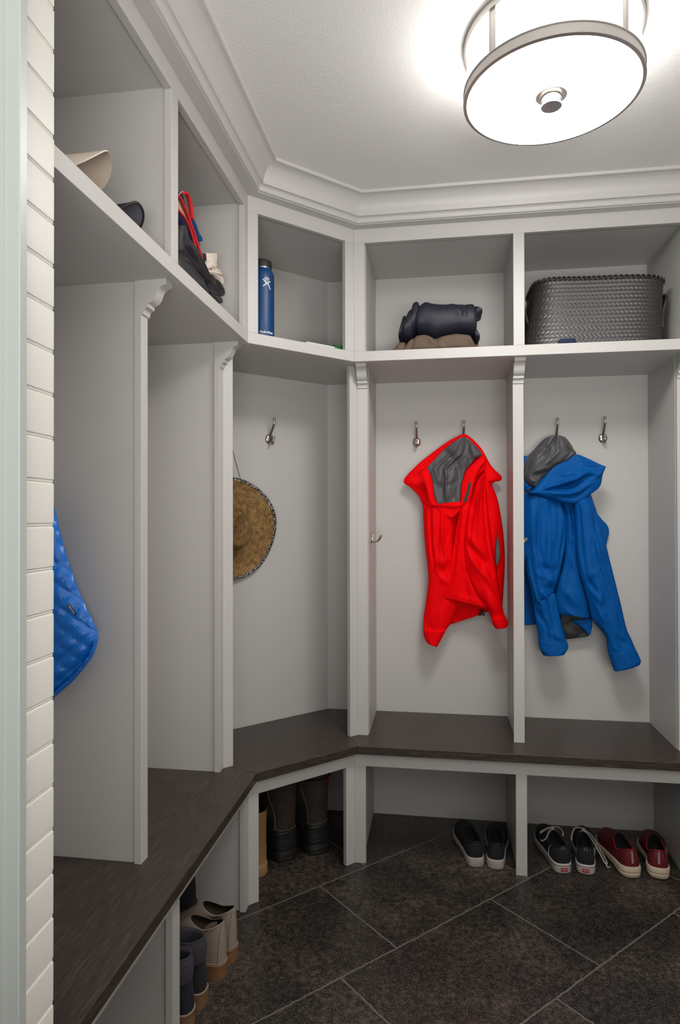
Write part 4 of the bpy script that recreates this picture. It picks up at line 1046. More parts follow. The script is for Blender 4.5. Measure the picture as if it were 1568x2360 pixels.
# small paper with a green clip behind the corner cubby rail
PAP = mat('white_paper', (0.6, 0.6, 0.6), 0.6)
GRN = mat('green_plastic', (0.01, 0.12, 0.02), 0.5)
g = thing('paper_booklet', 'edge of a white paper booklet lying on the corner cubby shelf', 'paper', (*rd(0.33, -0.05), ZS1 + .001))
mb = MB(); mb.rbox(rd, 0.255, 0.385, -0.105, -0.026, ZS1 + 0.0005, ZS1 + 0.0125); mb.build('cover', PAP, g, bevel=.001)
mb = MB(); mb.rbox(rd, 0.2565, 0.3835, -0.1035, -0.0275, ZS1 + 0.0126, ZS1 + 0.0136); mb.build('page', PAP, g)
g = thing('green_box', 'small green box beside the paper booklet in the corner cubby', 'box', (*rd(0.41, -0.07), ZS1))
mb = MB(); mb.rbox(rd, 0.388, 0.43, -0.12, -0.03, ZS1 + 0.0005, ZS1 + 0.0190); mb.build('box_body', GRN, g, bevel=.002)
mb = MB(); mb.rbox(rd, 0.387, 0.431, -0.121, -0.029, ZS1 + 0.0190, ZS1 + 0.0235); mb.build('box_lid', GRN, g, bevel=.001)

# ================================================================== CAPS
def cap(loc, ang, tilt, label, shell, under, sc=1.0, sweat=None, roll=0.0, trim=None):
    """baseball cap: local +x is where the brim points, z up."""
    t = thing('baseball_cap', label, 'cap', loc)
    Rm = Matrix.Rotation(ang, 3, 'Z') @ Matrix.Rotation(tilt, 3, 'Y') @ Matrix.Rotation(roll, 3, 'X'); o = Vector(loc)
    W = lambda x, y, z: o + Rm @ (Vector((x, y, z)) * sc)
    mb = MB(); rows = []
    for j in range(15):
        th = PI / 2 * j / 14; rows.append([W(.094 * math.cos(th) ** .8 * math.cos(2 * PI * k / 48) - .004 + .012 * math.sin(th) * (math.cos(2 * PI * k / 48)) , .078 * math.cos(th) ** .8 * math.sin(2 * PI * k / 48), .115 * math.sin(th) ** .95 + (.006 if math.cos(2 * PI * k / 48) > 0 else 0) * math.cos(th)) for k in range(48)])
    mb.grid(rows, closeu=True, cap1=True)
    c = mb.build('crown', shell, t, smooth=True, fix=True); m_ = c.modifiers.new('thickness', 'SOLIDIFY'); m_.thickness = .002; m_.offset = -1
    mb = MB(); mb.grid([[W(.0915 * math.cos(2 * PI * k / 48) - .004, .0755 * math.sin(2 * PI * k / 48), z) for k in range(48)] for z in (.001, .03)], closeu=True)
    c = mb.build('sweatband', sweat or under, t, smooth=True); m_ = c.modifiers.new('thickness', 'SOLIDIFY'); m_.thickness = .0015
    top = []; bot = []; outl = []
    nu_, nv_ = 40, 16
    for j in range(nv_ + 1):
        f_ = j / nv_; tr = []; br = []
        for i in range(nu_ + 1):
            s_ = i / nu_ * 2 - 1; a = s_ * math.radians(66)
            xi, yi = .090 * math.cos(a) - .004, .076 * math.sin(a)
            so_ = s_; xo = .090 * math.cos(math.radians(66)) - .004 + .158 * max(0, 1 - abs(so_) ** 2.8) ** .5 + .001; yo = .0700 * so_ * (1 + .14 * (1 - so_ * so_))
            x = xi + (xo - xi) * f_; y = yi + (yo - yi) * f_
            z = .004 - 9.0 * y * y * (.5 + .7 * f_) - .006 * f_
            tr.append(W(x, y, z + .0028)); br.append(W(x, y, z))
        top.append(tr); bot.append(br)
        outl.append((tr[0], tr[-1]))
    mb = MB(); mb.grid(top, mi=0); mb.grid(bot, mi=1)
    n = nu_ + 1
    for (ta, ba) in ((top[-1], bot[-1]), ([r[0] for r in top], [r[0] for r in bot]), ([r[-1] for r in top], [r[-1] for r in bot]), (top[0], bot[0])):
        mb.grid([ta, ba], mi=0)
    b_ = mb.build('brim', [shell, under], t, smooth=True, fix=False)
    if trim:
        mb = MB(); e = [(p + q) / 2 for p, q in zip(top[-1], bot[-1])]; add_tube(mb, e, .0028, 8); mb.build('brim_edging', trim, t, smooth=True)
    mb = MB(); add_ball(mb, W(.006, 0, .116), .006 * sc, n=10); mb.build('button', shell, t, smooth=True)
    return t
CRM = mat('cream_twill', (0.70, 0.62, 0.54), 0.75, spec=0.2, bump=0.3, bump_scale=700)
CRU = mat('tan_underbrim', (0.50, 0.41, 0.34), 0.8, spec=0.2, bump=0.3, bump_scale=700)
SWT = mat('mustard_sweatband', (0.30, 0.20, 0.10), 0.7)
NVC = mat('navy_twill', (0.02, 0.02, 0.04), 0.7, bump=0.3, bump_scale=700)
NVU = mat('slate_underbrim', (0.10, 0.095, 0.12), 0.75, bump=0.3, bump_scale=700)
cap((-0.836, 1.160, ZS1 + 0.040), math.radians(16), math.radians(-17), 'cream baseball cap with curved brim on the left upper shelf', CRM, CRU, sweat=SWT, sc=1.05, roll=0)
cap((-0.846, 1.352, ZS1 + 0.034), math.radians(2), math.radians(-10), 'dark navy baseball cap, only its brim showing past the shelf edge', NVC, NVU, trim=mat('black_edging', (0.01, 0.01, 0.012), 0.6), roll=0)

# ================================================================== CLOTHES PILE, LEFT CUBBY (x*.1186+400, y*.1186+430)
def c2(pts, d): return [(400 + a * .1186, 430 + b * .1186, d) for a, b in pts]
def w2(pts, d): return [atx(400 + a * .1186, 430 + b * .1186, d) for a, b in pts]
CHAR = mat('charcoal_nylon', (0.022, 0.021, 0.026), 0.5, spec=0.35)
CHAR2 = mat('dark_grey_nylon', (0.035, 0.036, 0.036), 0.5, spec=0.35)
KRED = mat('red_ribbing', (0.72, 0.015, 0.02), 0.8, bump=0.6, bump_scale=600)
KNAV = mat('navy_fleece', (0.010, 0.012, 0.055), 0.9, bump=0.6, bump_scale=400)
KBLU = mat('blue_fleece', (0.004, 0.060, 0.22), 0.9, bump=0.6, bump_scale=400)
KTAN = mat('tan_knit', (0.55, 0.36, 0.20), 0.85)
FLC = mat('cream_fleece', (0.72, 0.63, 0.55), 0.95, spec=0.1, bump=0.6, bump_scale=520)
t = thing('folded_jacket', 'dark grey nylon jacket at the bottom of the pile in the left cubby', 'jacket', (-0.75, 1.82, ZS1))
cloth('body', t, CHAR2, c2([(40, 1260), (60, 1400), (70, 1560), (90, 1680)], -0.705), c2([(150, 1350), (420, 1650), (590, 1850), (690, 2110)], -0.700), 'x', vor=1.0, nu=40, nv=30, bulge=.014, back=.16, wr=.0035, ws=16, seed=31, folds=((.3, .3, .9, .6, .05, .006), (.4, .7, .95, .85, .05, -.005)))
t = thing('folded_jacket', 'smooth charcoal jacket leaning in the middle of the left cubby pile', 'jacket', (-0.75, 1.80, ZS1 + .02))
cloth('body', t, CHAR, c2([(30, 720), (30, 950), (50, 1200), (90, 1330), (300, 1530), (450, 1690), (560, 1820), (618, 1905)], -0.712), c2([(120, 765), (170, 820), (240, 960), (330, 1070), (405, 1180), (460, 1310), (540, 1530), (625, 1890)], -0.712), 'x', vor=1.0, nu=34, nv=50, bulge=.020, back=.14, wr=.0035, ws=14, seed=32, folds=((.5, .1, .4, .5, .06, .008), (.3, .2, .25, .6, .05, -.008), (.6, .5, .6, .95, .06, .006)))
t = thing('knit_sweater', 'navy sweater with bright red ribbed trim stuffed upright in the left cubby', 'sweater', (-0.76, 1.78, ZS1 + .10))
cloth('body', t, KNAV, c2([(20, 180), (30, 400), (60, 560), (100, 740), (235, 945), (380, 1150)], -0.728), c2([(110, 95), (190, 300), (270, 560), (360, 820), (430, 1040), (500, 1340)], -0.732), 'x', vor=1.0, nu=24, nv=50, bulge=.012, back=.12, wr=.004, ws=20, seed=33)
cloth('tan_panel', t, KTAN, c2([(60, 260), (80, 380), (110, 470), (200, 590)], -0.716), c2([(105, 270), (160, 420), (205, 520), (262, 668)], -0.716), 'x', vor=1.0, nu=10, nv=20, bulge=.004, wr=.001, back=.01)
strip_tube('red_trim', w2([(60, 150), (130, 230), (205, 380), (280, 560), (345, 760), (400, 900), (450, 1080), (500, 1230), (540, 1370), (525, 1455)], -0.705), .0048, KRED, t, samples=50, flat=.7)
strip_tube('red_trim', w2([(60, 430), (130, 500), (230, 620), (300, 760), (360, 930), (410, 1100), (460, 1280), (505, 1430)], -0.704), .0034, KRED, t, samples=40)
strip_tube('red_collar', w2([(100, 215), (150, 150), (210, 120), (262, 150), (300, 240), (325, 350), (345, 480), (362, 640)], -0.722), .0072, KRED, t, samples=40, flat=.75)
strip_tube('white_stripe', w2([(105, 170), (125, 130), (160, 102), (190, 96)], -0.708), .0012, PAP, t)
cloth('sleeve', t, KBLU, c2([(312, 590), (340, 680), (390, 840), (420, 960), (462, 1065), (475, 1080)], -0.735), c2([(340, 595), (380, 660), (430, 820), (470, 920), (522, 1000), (512, 1062)], -0.735), 'x', vor=1.0, nu=14, nv=30, bulge=.010, back=.03, wr=.003, ws=30, seed=34)
t = thing('puffer_jacket', 'black jacket with cream fleece lining at the end of the left cubby pile', 'jacket', (-0.75, 1.98, ZS1))
cloth('body', t, CHAR, c2([(500, 1290), (530, 1500), (590, 1720), (625, 1880), (660, 2020), (700, 2110)], -0.716), c2([(590, 1280), (640, 1500), (750, 1700), (850, 1860), (930, 2080), (905, 2140)], -0.722), 'x', vor=1.0, nu=36, nv=50, bulge=.018, back=.14, wr=.0035, ws=20, seed=35, folds=((.2, .7, .5, .95, .06, .008), (.6, .65, .9, .95, .05, .008), (.45, .72, .7, .98, .04, -.008)))
cloth('lower_fold', t, CHAR2, c2([(660, 1990), (690, 2050), (760, 2150), (830, 2230), (870, 2290)], -0.712), c2([(700, 1985), (790, 2020), (870, 2120), (930, 2170), (925, 2250)], -0.716), 'x', vor=1.0, nu=20, nv=24, bulge=.008, back=.08, wr=.003, ws=24, seed=36)
cloth('fleece_lining', t, FLC, c2([(590, 1285), (598, 1380), (605, 1450), (570, 1520), (572, 1610), (640, 1690), (740, 1750), (810, 1830), (862, 1905)], -0.708), c2([(765, 1300), (780, 1400), (782, 1500), (800, 1560), (835, 1610), (862, 1680), (880, 1740), (878, 1820), (874, 1900)], -0.716), 'x', nu=34, nv=50, bulge=.022, back=.04, wr=.0035, ws=46, seed=37, vor=.2, sub=2, folds=((.05, .36, .9, .40, .04, -.012), (.5, .5, .75, .75, .04, -.014), (.3, .6, .6, .85, .05, .008)))

# ================================================================== SHOES
OUTL = [(0, 0), (.020, .004), (.031, .017), (.0355, .045), (.0355, .09), (.040, .14), (.0475, .185), (.0480, .222), (.037, .258), (.010, .284), (-.018, .279), (-.037, .252), (-.0445, .216), (-.0400, .172), (-.0300, .125), (-.0300, .08), (-.0340, .045), (-.0300, .017), (-.0195, .004)]
NS = 64
def shoe(name, label, loc, ang, L=.285, side=1, sole_h=(.028, .022, .024), mats=None, kind='low', W_=1.0, sole_style='cup', collar=None, group=None, cat='shoe', heel=None, parts=(), rot_in=0):
    """loc: heel point on the floor; ang: direction of the toe (degrees from +Y, positive to -X); side +1 right foot."""
    t = thing(name, label, cat, (loc[0], loc[1], 0), group)
    k = L / .285; a = math.radians(ang); ca, sa = math.cos(a), math.sin(a)
    def Wp(x, y, z):
        x *= side
        return Vector((loc[0] + x * ca - y * sa, loc[1] + x * sa + y * ca, z))
    base = resample([(x * W_ * k, y * k, 0) for x, y in OUTL], NS, closed=True)
    base = [(p.x, p.y) for p in base]
    hh, hm, hf = sole_h
    def sz(y):
        f_ = max(0.0, y / L)
        if f_ < .4: return hh + (hm - hh) * (f_ / .4) ** 1.2
        return hm + (hf - hm) * ((f_ - .4) / .6)
    def toe(y): f_ = max(0, y / L - .72) / .28; return .010 * k * f_ * f_
    def inset(pts, d):
        n = len(pts); out = []
        for i, p in enumerate(pts):
            q0 = pts[i - 1]; q1 = pts[(i + 1) % n]; tx, ty = q1[0] - q0[0], q1[1] - q0[1]; l = math.hypot(tx, ty)
            out.append((p[0] - ty / l * d, p[1] + tx / l * d))
        return out
    # orientation: OUTL runs heel -> lateral -> toe, interior is on the left
    zt = lambda y: max(0.0, toe(y))
    SM, UM, LM = mats['sole'], mats['upper'], mats['lining']
    mb = MB(); rings = []
    if sole_style == 'cup':
        spec = [(.006, 0.0, 0), (.0015, .0, .002), (.0, .0, .006), (-.0005, 1.0, -.006), (.0, 1.0, -.002), (.0015, 1.0, 0.0), (.006, 1.0, 0.0)]
    elif sole_style == 'run':
        spec = [(.010, 0.0, 0), (.003, .0, .003), (-.0010, .0, .009), (-.0015, .42, 0), (.0016, .50, 0), (-.0022, .58, 0), (-.0030, .80, 0), (-.001, 1.0, -.001), (.006, 1.0, 0.001)]
    elif sole_style == 'lug':
        spec = [(.008, 0.0, 0), (.0, .0, .001), (-.003, .0, .004), (-.004, .30, 0), (-.001, .36, 0), (-.005, .44, 0), (-.005, .70, 0), (-.0015, .76, 0), (-.004, .84, 0), (-.002, 1.0, 0), (.006, 1.0, 0.001)]
    else:
        spec = [(.006, 0.0, 0), (.001, .0, .001), (-.001, .0, .003), (-.0015, 1.0, -.003), (-.0005, 1.0, 0), (.006, 1.0, 0)]
    hsole = (lambda y: sz(y)) 
    for ins, fr, add in spec:
        pts = inset(base, ins)
        z0 = (lambda y: zt(y))
        rings.append([Wp(p[0], p[1], z0(p[1]) + (sz(p[1]) ) * fr + add) for p in pts])
    if heel:      # separate block heel: raise the front sole
        hz, hl = heel
        rings = []
        for ins, fr, add in spec:
            pts = inset(base, ins); r = []
            for p in pts:
                f_ = p[1]; bottom = 0 if True else 0
                up = hz * (1 - min(1, max(0, (f_ - hl * .9) / (hl * .9)))) if f_ > 0 else hz
                up = hz if f_ < hl else hz * max(0, 1 - (f_ - hl) / (.55 * L - hl)) if f_ < .55 * L else 0
                r.append(Wp(p[0], p[1], up + zt(p[1]) + .007 * fr + add * .5))
            rings.append(r)
        mb.grid(rings, closeu=True, cap0=True, cap1=True); mb.build('sole', SM, t, smooth=True, auto=35)
        szz = sz
        sz = lambda y: (hz if y < hl else hz * max(0, 1 - (y - hl) / (.55 * L - hl)) if y < .55 * L else 0) + .007
        mb = MB(); pts = [p for p in inset(base, .0005) if p[1] < hl * .98]
        # order from lateral front round the heel to medial front
        i0 = max(range(len(base)), key=lambda i: base[i][1])
        seq = [inset(base, .0005)[(i0 + j) % NS] for j in range(NS)]; seq = [p for p in seq if p[1] < hl * .98]
        front = [(seq[-1][0] + (seq[0][0] - seq[-1][0]) * f_, hl * .96) for f_ in (.25, .5, .75)]
        lp = seq + front; rws = []
        nl = 9
        for j in range(nl * 3 + 1):
            f_ = j / (nl * 3); g_ = (.0004 if j % 3 == 0 else 0)
            ins = .0015 * (1 - f_) + g_
            cx_ = sum(p[0] for p in lp) / len(lp); cy_ = sum(p[1] for p in lp) / len(lp)
            rws.append([Wp(p[0] + (cx_ - p[0]) * ins * 12, p[1] + (cy_ - p[1]) * ins * 12, f_ * (hz + .0005)) for p in lp])
        mb.grid(rws, closeu=True, cap0=True, cap1=True); mb.build('heel', mats.get('heel', SM), t, smooth=True, auto=40)
    else:
        mb.grid(rings, closeu=True, cap0=True, cap1=True); mb.build('sole', SM, t, smooth=True, auto=35)
        if sole_style == 'cup' and 'stripe' in mats:
            mb = MB(); rr2 = []
            for ins, dz in ((-.0012, -.0075), (-.0016, -.0068), (-.0012, -.006)):
                rr2.append([Wp(p[0], p[1], zt(p[1]) + sz(p[1]) + dz) for p in inset(base, ins)])
            mb.grid(rr2, closeu=True); mb.build('sole_stripe', mats['stripe'], t, smooth=True)
    # upper -------------------------------------------------
    col = collar
    cy0, cy1, ax, zb, zs_, zf = col['y0'] * k, col['y1'] * k, col['w'] * k, col['zb'], col['zs'], col['zf']
    ctr = (cy0 + cy1) / 2
    us = inset(base, .0030)
    cl = []
    for i, p in enumerate(us):
        # parameter: angle by arc index so that heel maps to collar back, toe to collar front
        s_ = i / NS
        # find toe index fraction
        cl.append(s_)
    itoe = max(range(NS), key=lambda i: us[i][1])
    def colpt(i, z_extra=0, shrink=0):
        f_ = i / itoe * .5 if i <= itoe else .5 + (i - itoe) / (NS - itoe) * .5
        # bias: spend more of the outline on the vamp
        g_ = f_ if f_ <= .5 else 1 - f_
        g2 = (g_ / .5)
        th = PI * (g2 ** 1.0)
        sgn = 1 if f_ <= .5 else -1
        x = math.sin(th) * (ax - shrink) * sgn; y = ctr - math.cos(th) * ((cy1 - cy0) / 2 - shrink)
        c_ = math.cos(th)
        z = zb if c_ > 0 else zf
        wgt = abs(c_) ** 1.5
        z = zs_ + (z - zs_) * wgt
        return x, y, z, th
    Vt = [(0, 0), (.015, .16), (.05, .30), (.12, .41), (.24, .50), (.42, .60), (.62, .73), (.80, .87), (.92, .96), (1, 1)]
    Hh = [(0, 0), (-.03, .14), (-.02, .30), (.06, .48), (.20, .64), (.38, .76), (.58, .86), (.78, .94), (.92, .985), (1, 1)]
    if kind == 'boot':
        Hh = [(0, 0), (-.06, .10), (-.02, .20), (.25, .32), (.50, .44), (.66, .56), (.80, .68), (.90, .80), (.97, .92), (1, 1)]
        Vt = [(0, 0), (.02, .10), (.08, .17), (.22, .23), (.42, .30), (.62, .40), (.78, .54), (.90, .70), (.97, .87), (1, 1)]
    rows = []; wr_ = mats.get('wr', .001); sd = mats.get('seed', 1)
    for j in range(len(Vt)):
        r = []
        for i, p in enumerate(us):
            cx_, cy_, cz_, th = colpt(i)
            wv = max(0, -math.cos(th)); wv = min(1, wv * 1.5) if math.cos(th) < 0 else 0
            wv = wv * wv * (3 - 2 * wv)
            fh = Hh[j][0] * (1 - wv) + Vt[j][0] * wv; fz = Hh[j][1] * (1 - wv) + Vt[j][1] * wv
            z0 = zt(p[1]) + sz(p[1]) - .003
            x = p[0] + (cx_ - p[0]) * fh; y = p[1] + (cy_ - p[1]) * fh; z = z0 + (cz_ - z0) * fz
            if wv > 0: z += wv * math.sin(PI * fh) * .004
            q = Vector((x * 30, y * 30, z * 40 + sd * 7)); nz_ = noise.noise(q) * wr_ * min(1, j / 2) + wr_ * .8 * math.sin(z * 260 + x * 60 + sd) * mats.get('slouch', 0) * min(1, j / 3)
            r.append((x + nz_ * math.sin(th) * (1 if x > 0 else 1), y - nz_ * math.cos(th), z))
        rows.append(r)
    up_rows = [[Wp(*q) for q in r] for r in rows]
    # rolled edge then lining inside
    rimr = []
    for ins, dz in ((.0005, .0018), (.0020, .0022), (.0036, .0010)):
        rimr.append([Wp(x, y, z) for x, y, z in [(lambda c: (c[0], c[1], c[2] + dz))(colpt(i, 0, ins)) for i in range(NS)]])
    mb = MB(); mb.grid(up_rows + rimr[:2], closeu=True); ou = mb.build('upper', UM, t, smooth=True, sub=1)
    ilow = []
    for f_ in (0.0, .3, .6, .85):
        r = []
        for i in range(NS):
            c = colpt(i, 0, .0030 + .002 * f_ + (mats.get('wr', 0) * 2.6 if kind == 'boot' else 0) * min(1, f_ * 3.4)); zf_ = hh + .006
            z = (c[2] + .0020) + (zf_ - c[2]) * f_
            r.append(Wp(c[0], c[1] + (.02 * f_ * (1 if c[1] > ctr else -0)), z))
        ilow.append(r)
    mb = MB(); mb.grid([rimr[1], rimr[2]] + ilow, closeu=True, cap1=True); mb.build('lining', LM, t, smooth=True)
    info = dict(t=t, Wp=Wp, colpt=colpt, rows=rows, base=base, sz=sz, zt=zt, itoe=itoe, k=k, inset=inset, us=us)
    return info
def surf(info, s_, j_):
    """point on the upper: s_ ring index (float), j_ row (float), plus outward normal"""
    R = info['rows']; i0 = int(s_) % NS; i1 = (i0 + 1) % NS; f = s_ - int(s_); j0 = min(int(j_), len(R) - 2); g_ = j_ - j0
    a = Vector(R[j0][i0]).lerp(Vector(R[j0][i1]), f); b = Vector(R[j0 + 1][i0]).lerp(Vector(R[j0 + 1][i1]), f)
    p = a.lerp(b, g_)
    tu = Vector(R[j0][i1]) - Vector(R[j0][i0]); tv = Vector(R[j0 + 1][i0]) - Vector(R[j0][i0])
    n = tu.cross(tv).normalized()
    return p, n
def line_on(info, pts, rad, material, name, off=.0006, n=24, flat=.5):
    out = []
    c_ = catmull([(a, b, 0) for a, b in pts], n)
    for q in c_:
        p, nn = surf(info, q.x % NS, max(0, q.y)); p = p + nn * off
        out.append(info['Wp'](*p))
    mb = MB(); add_tube(mb, out, rad, 8, flat); return mb.build(name, material, info['t'], smooth=True)
def heel_text(info, body, size, material, name, parent=None, z0=.015, vertical=False, ins=-.0012):
    pts = [Vector((*p, 0)) for p in info['inset'](info['base'], ins)]
    # arc-length around the heel
    def at(l):
        i = 0; s = 1 if l > 0 else -1; rem = abs(l); p = pts[0]
        while True:
            q = pts[(i + s) % NS]; d = (q - p).length
            if rem <= d: return p.lerp(q, rem / d), (q - p).normalized() * s
            rem -= d; p = q; i += s
    sd = info.get('side', 1)
    def f(co):
        p, tg = at(co.x * info['sgn']); nn = Vector((tg.y, -tg.x, 0))
        w_ = p + nn * (co.z)
        return info['Wp'](w_.x, w_.y, z0 + co.y)
    return text_mesh(name, body, size, None, material, parent or info['t'], mapf=f, bold=True, extrude=.0004), f, at
CLOW = dict(y0=.014, y1=.138, w=.0285, zb=.088, zs=.070, zf=.092)
DSOLE = mat('dirty_white_rubber', (0.44, 0.375, 0.345), 0.7, noise_amt=0.22, noise_scale=45)
BCAN = mat('black_canvas', (0.007, 0.007, 0.009), 0.85, bump=0.4, bump_scale=700)
BLK = mat('black_inside', (0.004, 0.004, 0.004), 0.9)
BSUE = mat('black_suede', (0.009, 0.011, 0.011), 0.95, bump=0.3, bump_scale=600)
COLR = mat('padded_black_collar', (0.010, 0.010, 0.014), 0.6)
for sd, loc, ang, lab in ((-1, (.1400, 2.488), 9, 'left black canvas slip-on with dirty white sole, in the middle shoe cubby'), (1, (.2070, 2.484), -6, 'right black canvas slip-on with dirty white sole, beside the base post')):
    I = shoe('slip_on_shoe', lab, loc, ang, L=.288, side=sd, sole_h=(.036, .026, .028), mats=dict(sole=DSOLE, upper=BCAN, lining=BLK), collar=CLOW, group='pair of black slip-on shoes')
    line_on(I, [(x, 9.0) for x in (-14, -8, 0, 8, 14)], .0030, COLR, 'padded_collar', n=30)
    line_on(I, [(x, 5.6) for x in (-12, -6, 0, 6, 12)], .0007, COLR, 'seam', n=24)
    if sd == 1:
        mb = MB(); q = I['colpt'](6); c = I['Wp'](q[0] - .006, q[1] + .004, q[2] - .003); mb.box(c.x - .004, c.x + .004, c.y - .0015, c.y + .0015, c.z - .004, c.z + .004); mb.build('size_tag', mat('yellow_tag', (.45, .38, .16), .6), I['t'])
WSOLE = mat('off_white_rubber', (0.50, 0.46, 0.43), 0.6, noise_amt=0.12, noise_scale=40)
LACE = mat('grey_white_laces', (0.46, 0.43, 0.41), 0.9, bump=0.5, bump_scale=900)
STR = mat('worn_white_stripe', (0.42, 0.41, 0.40), 0.7)
REDR = mat('red_rubber', (0.42, 0.010, 0.014), 0.5)
for sd, loc, ang, lab in ((-1, (.4560, 2.492), 7, 'left black lace-up sneaker with white side stripe and bow laces'), (1, (.5330, 2.497), -9, 'right black lace-up sneaker with one long lace loop reaching the red shoe')):
    I = shoe('skate_sneaker', lab, loc, ang, L=.290, side=sd, sole_h=(.036, .027, .029), mats=dict(sole=WSOLE, upper=BSUE, lining=BLK, stripe=BLACK), collar=dict(CLOW, zb=.094), group='pair of black and white sneakers')
    I['sgn'] = sd
    line_on(I, [(x, 8.7) for x in (-13, -8, 0, 8, 13)], .0034, COLR, 'padded_collar', n=30)
    for s_ in (-1, 1):
        line_on(I, [(NS + s_ * 9.5, .4), (NS + s_ * 9.8, 3), (NS + s_ * 11.5, 6), (NS + s_ * 13.5, 8.6)], .0024, STR, 'side_stripe', flat=.35)
        line_on(I, [(NS + s_ * .9, 5.8), (NS + s_ * .9, 7.2), (NS + s_ * .9, 8.8)], .0008, STR, 'heel_stitching', n=10)
    line_on(I, [(x, 5.7) for x in (-9, -4, 0, 4, 9)], .0006, mat('dark_stitch', (.05, .05, .05), .8), 'seam', n=24)
    # laces across the throat and the bow
    Wp = I['Wp']; yf = .138
    for r_ in range(4):
        y_ = (.150 + r_ * .016); z_ = .0905 - r_ * .0065
        mb = MB(); pts = catmull([Wp(-.017, y_ + .003, z_ - .008), Wp(-.008, y_, z_ + .001), Wp(.008, y_, z_ + .001), Wp(.017, y_ + .003, z_ - .008)], 12); add_tube(mb, pts, .0030, 8, .45); mb.build('lace', LACE, I['t'], smooth=True)
    mb = MB(); add_ball(mb, Wp(0, .146, .099), .0070, n=10); mb.build('lace_knot', LACE, I['t'], smooth=True)
    def lp(pts, rad=.0034):
        mb = MB(); add_tube(mb, catmull([Wp(*q) for q in pts], 40), rad, 8, .4); mb.build('lace_loop', LACE, I['t'], smooth=True)
    if sd < 0:
        lp([(0, .146, .099), (.018, .140, .101), (.044, .133, .094), (.052, .130, .087), (.040, .140, .088), (.018, .150, .096), (0, .148, .100)])
        lp([(0, .146, .099), (-.014, .150, .103), (-.030, .148, .098), (-.038, .134, .088), (-.032, .122, .082)])
        lp([(0, .146, .098), (.020, .128, .090), (.034, .110, .078), (.048, .112, .066), (.052, .128, .062)], .0030)
    else:
        lp([(0, .146, .099), (-.014, .150, .104), (-.034, .142, .100), (-.044, .120, .086), (-.046, .104, .070)])
        lp([(0, .148, .099), (.028, .134, .088), (.056, .104, .052), (.076, .084, .024), (.078, .076, .016), (.070, .078, .018), (.050, .100, .048), (.022, .126, .084), (0, .144, .097)], .0030)
        lp([(.074, .082, .018), (.078, .070, .008), (.084, .072, .004), (.090, .082, .004)], .0026)
    # red heel patch with lettering
    ot, f_, at_ = heel_text(I, 'VANS', .0082, mat('dull_white_print', (.42, .40, .40), .7), 'lettering', z0=.0160, ins=-.0018)
    mb = MB(); rws = []
    for k_ in range(11):
        x_ = (-.0125 + .025 * k_ / 10)
        rws.append([f_(Vector((x_, y_, z_))) for y_, z_ in ((-.0062, -.0004), (-.0062, .0002), (.0062, .0002), (.0062, -.0004))])
    mb.grid(rws, closeu=True, cap0=True, cap1=True); mb.build('heel_patch', REDR, I['t'])
RSOLE = mat('cream_foam', (0.62, 0.50, 0.38), 0.65, noise_amt=0.08)
RKN = mat('dark_red_knit', (0.115, 0.004, 0.008), 0.65, noise_amt=0.35, noise_scale=70, bump=0.6, bump_scale=350)
RCOL = mat('bright_red_collar', (0.30, 0.006, 0.018), 0.6)
for sd, loc, ang, lab in ((-1, (.6960, 2.492), 6, 'left dark red knit running shoe with thick cream sole'), (1, (.7880, 2.500), -10, 'right dark red knit running shoe next to the right divider panel')):
    I = shoe('running_shoe', lab, loc, ang, L=.292, side=sd, sole_h=(.043, .030, .024), mats=dict(sole=RSOLE, upper=RKN, lining=BLK), collar=dict(CLOW, zb=.100, zs=.072, zf=.100, w=.030), sole_style='run', W_=1.06, group='pair of red running shoes')
    I['sgn'] = sd
    line_on(I, [(x, 8.8) for x in (-24, -16, -8, 0, 8, 16, 24)], .0042, RCOL, 'padded_collar', n=50)
    # reflective writing that runs up the heel seam
    R_ = I['rows']
    def seamf(co, I=I, sd=sd):
        p, nn = surf(I, (co.y * -sd * 260) % NS, max(0, min(8.9, 1.0 + (co.x + .030) / .060 * 7.6)))
        p = p + nn * (.0008 + co.z); return I['Wp'](*p)
    text_mesh('lettering', 'ATHLETIC PROPULSION LABS', .0035, None, WHT, I['t'], mapf=seamf, extrude=.0002)
    for sg_ in (-1, 1):
        mb = MB(); add_tube(mb, catmull([I['Wp'](.006 * sg_, .05, .075), I['Wp'](.010 * sg_, .045, .085), I['Wp'](.008 * sg_, .028, .097)], 8), .002, 8, .5); mb.build('pull_loop', RCOL, I['t'], smooth=True)

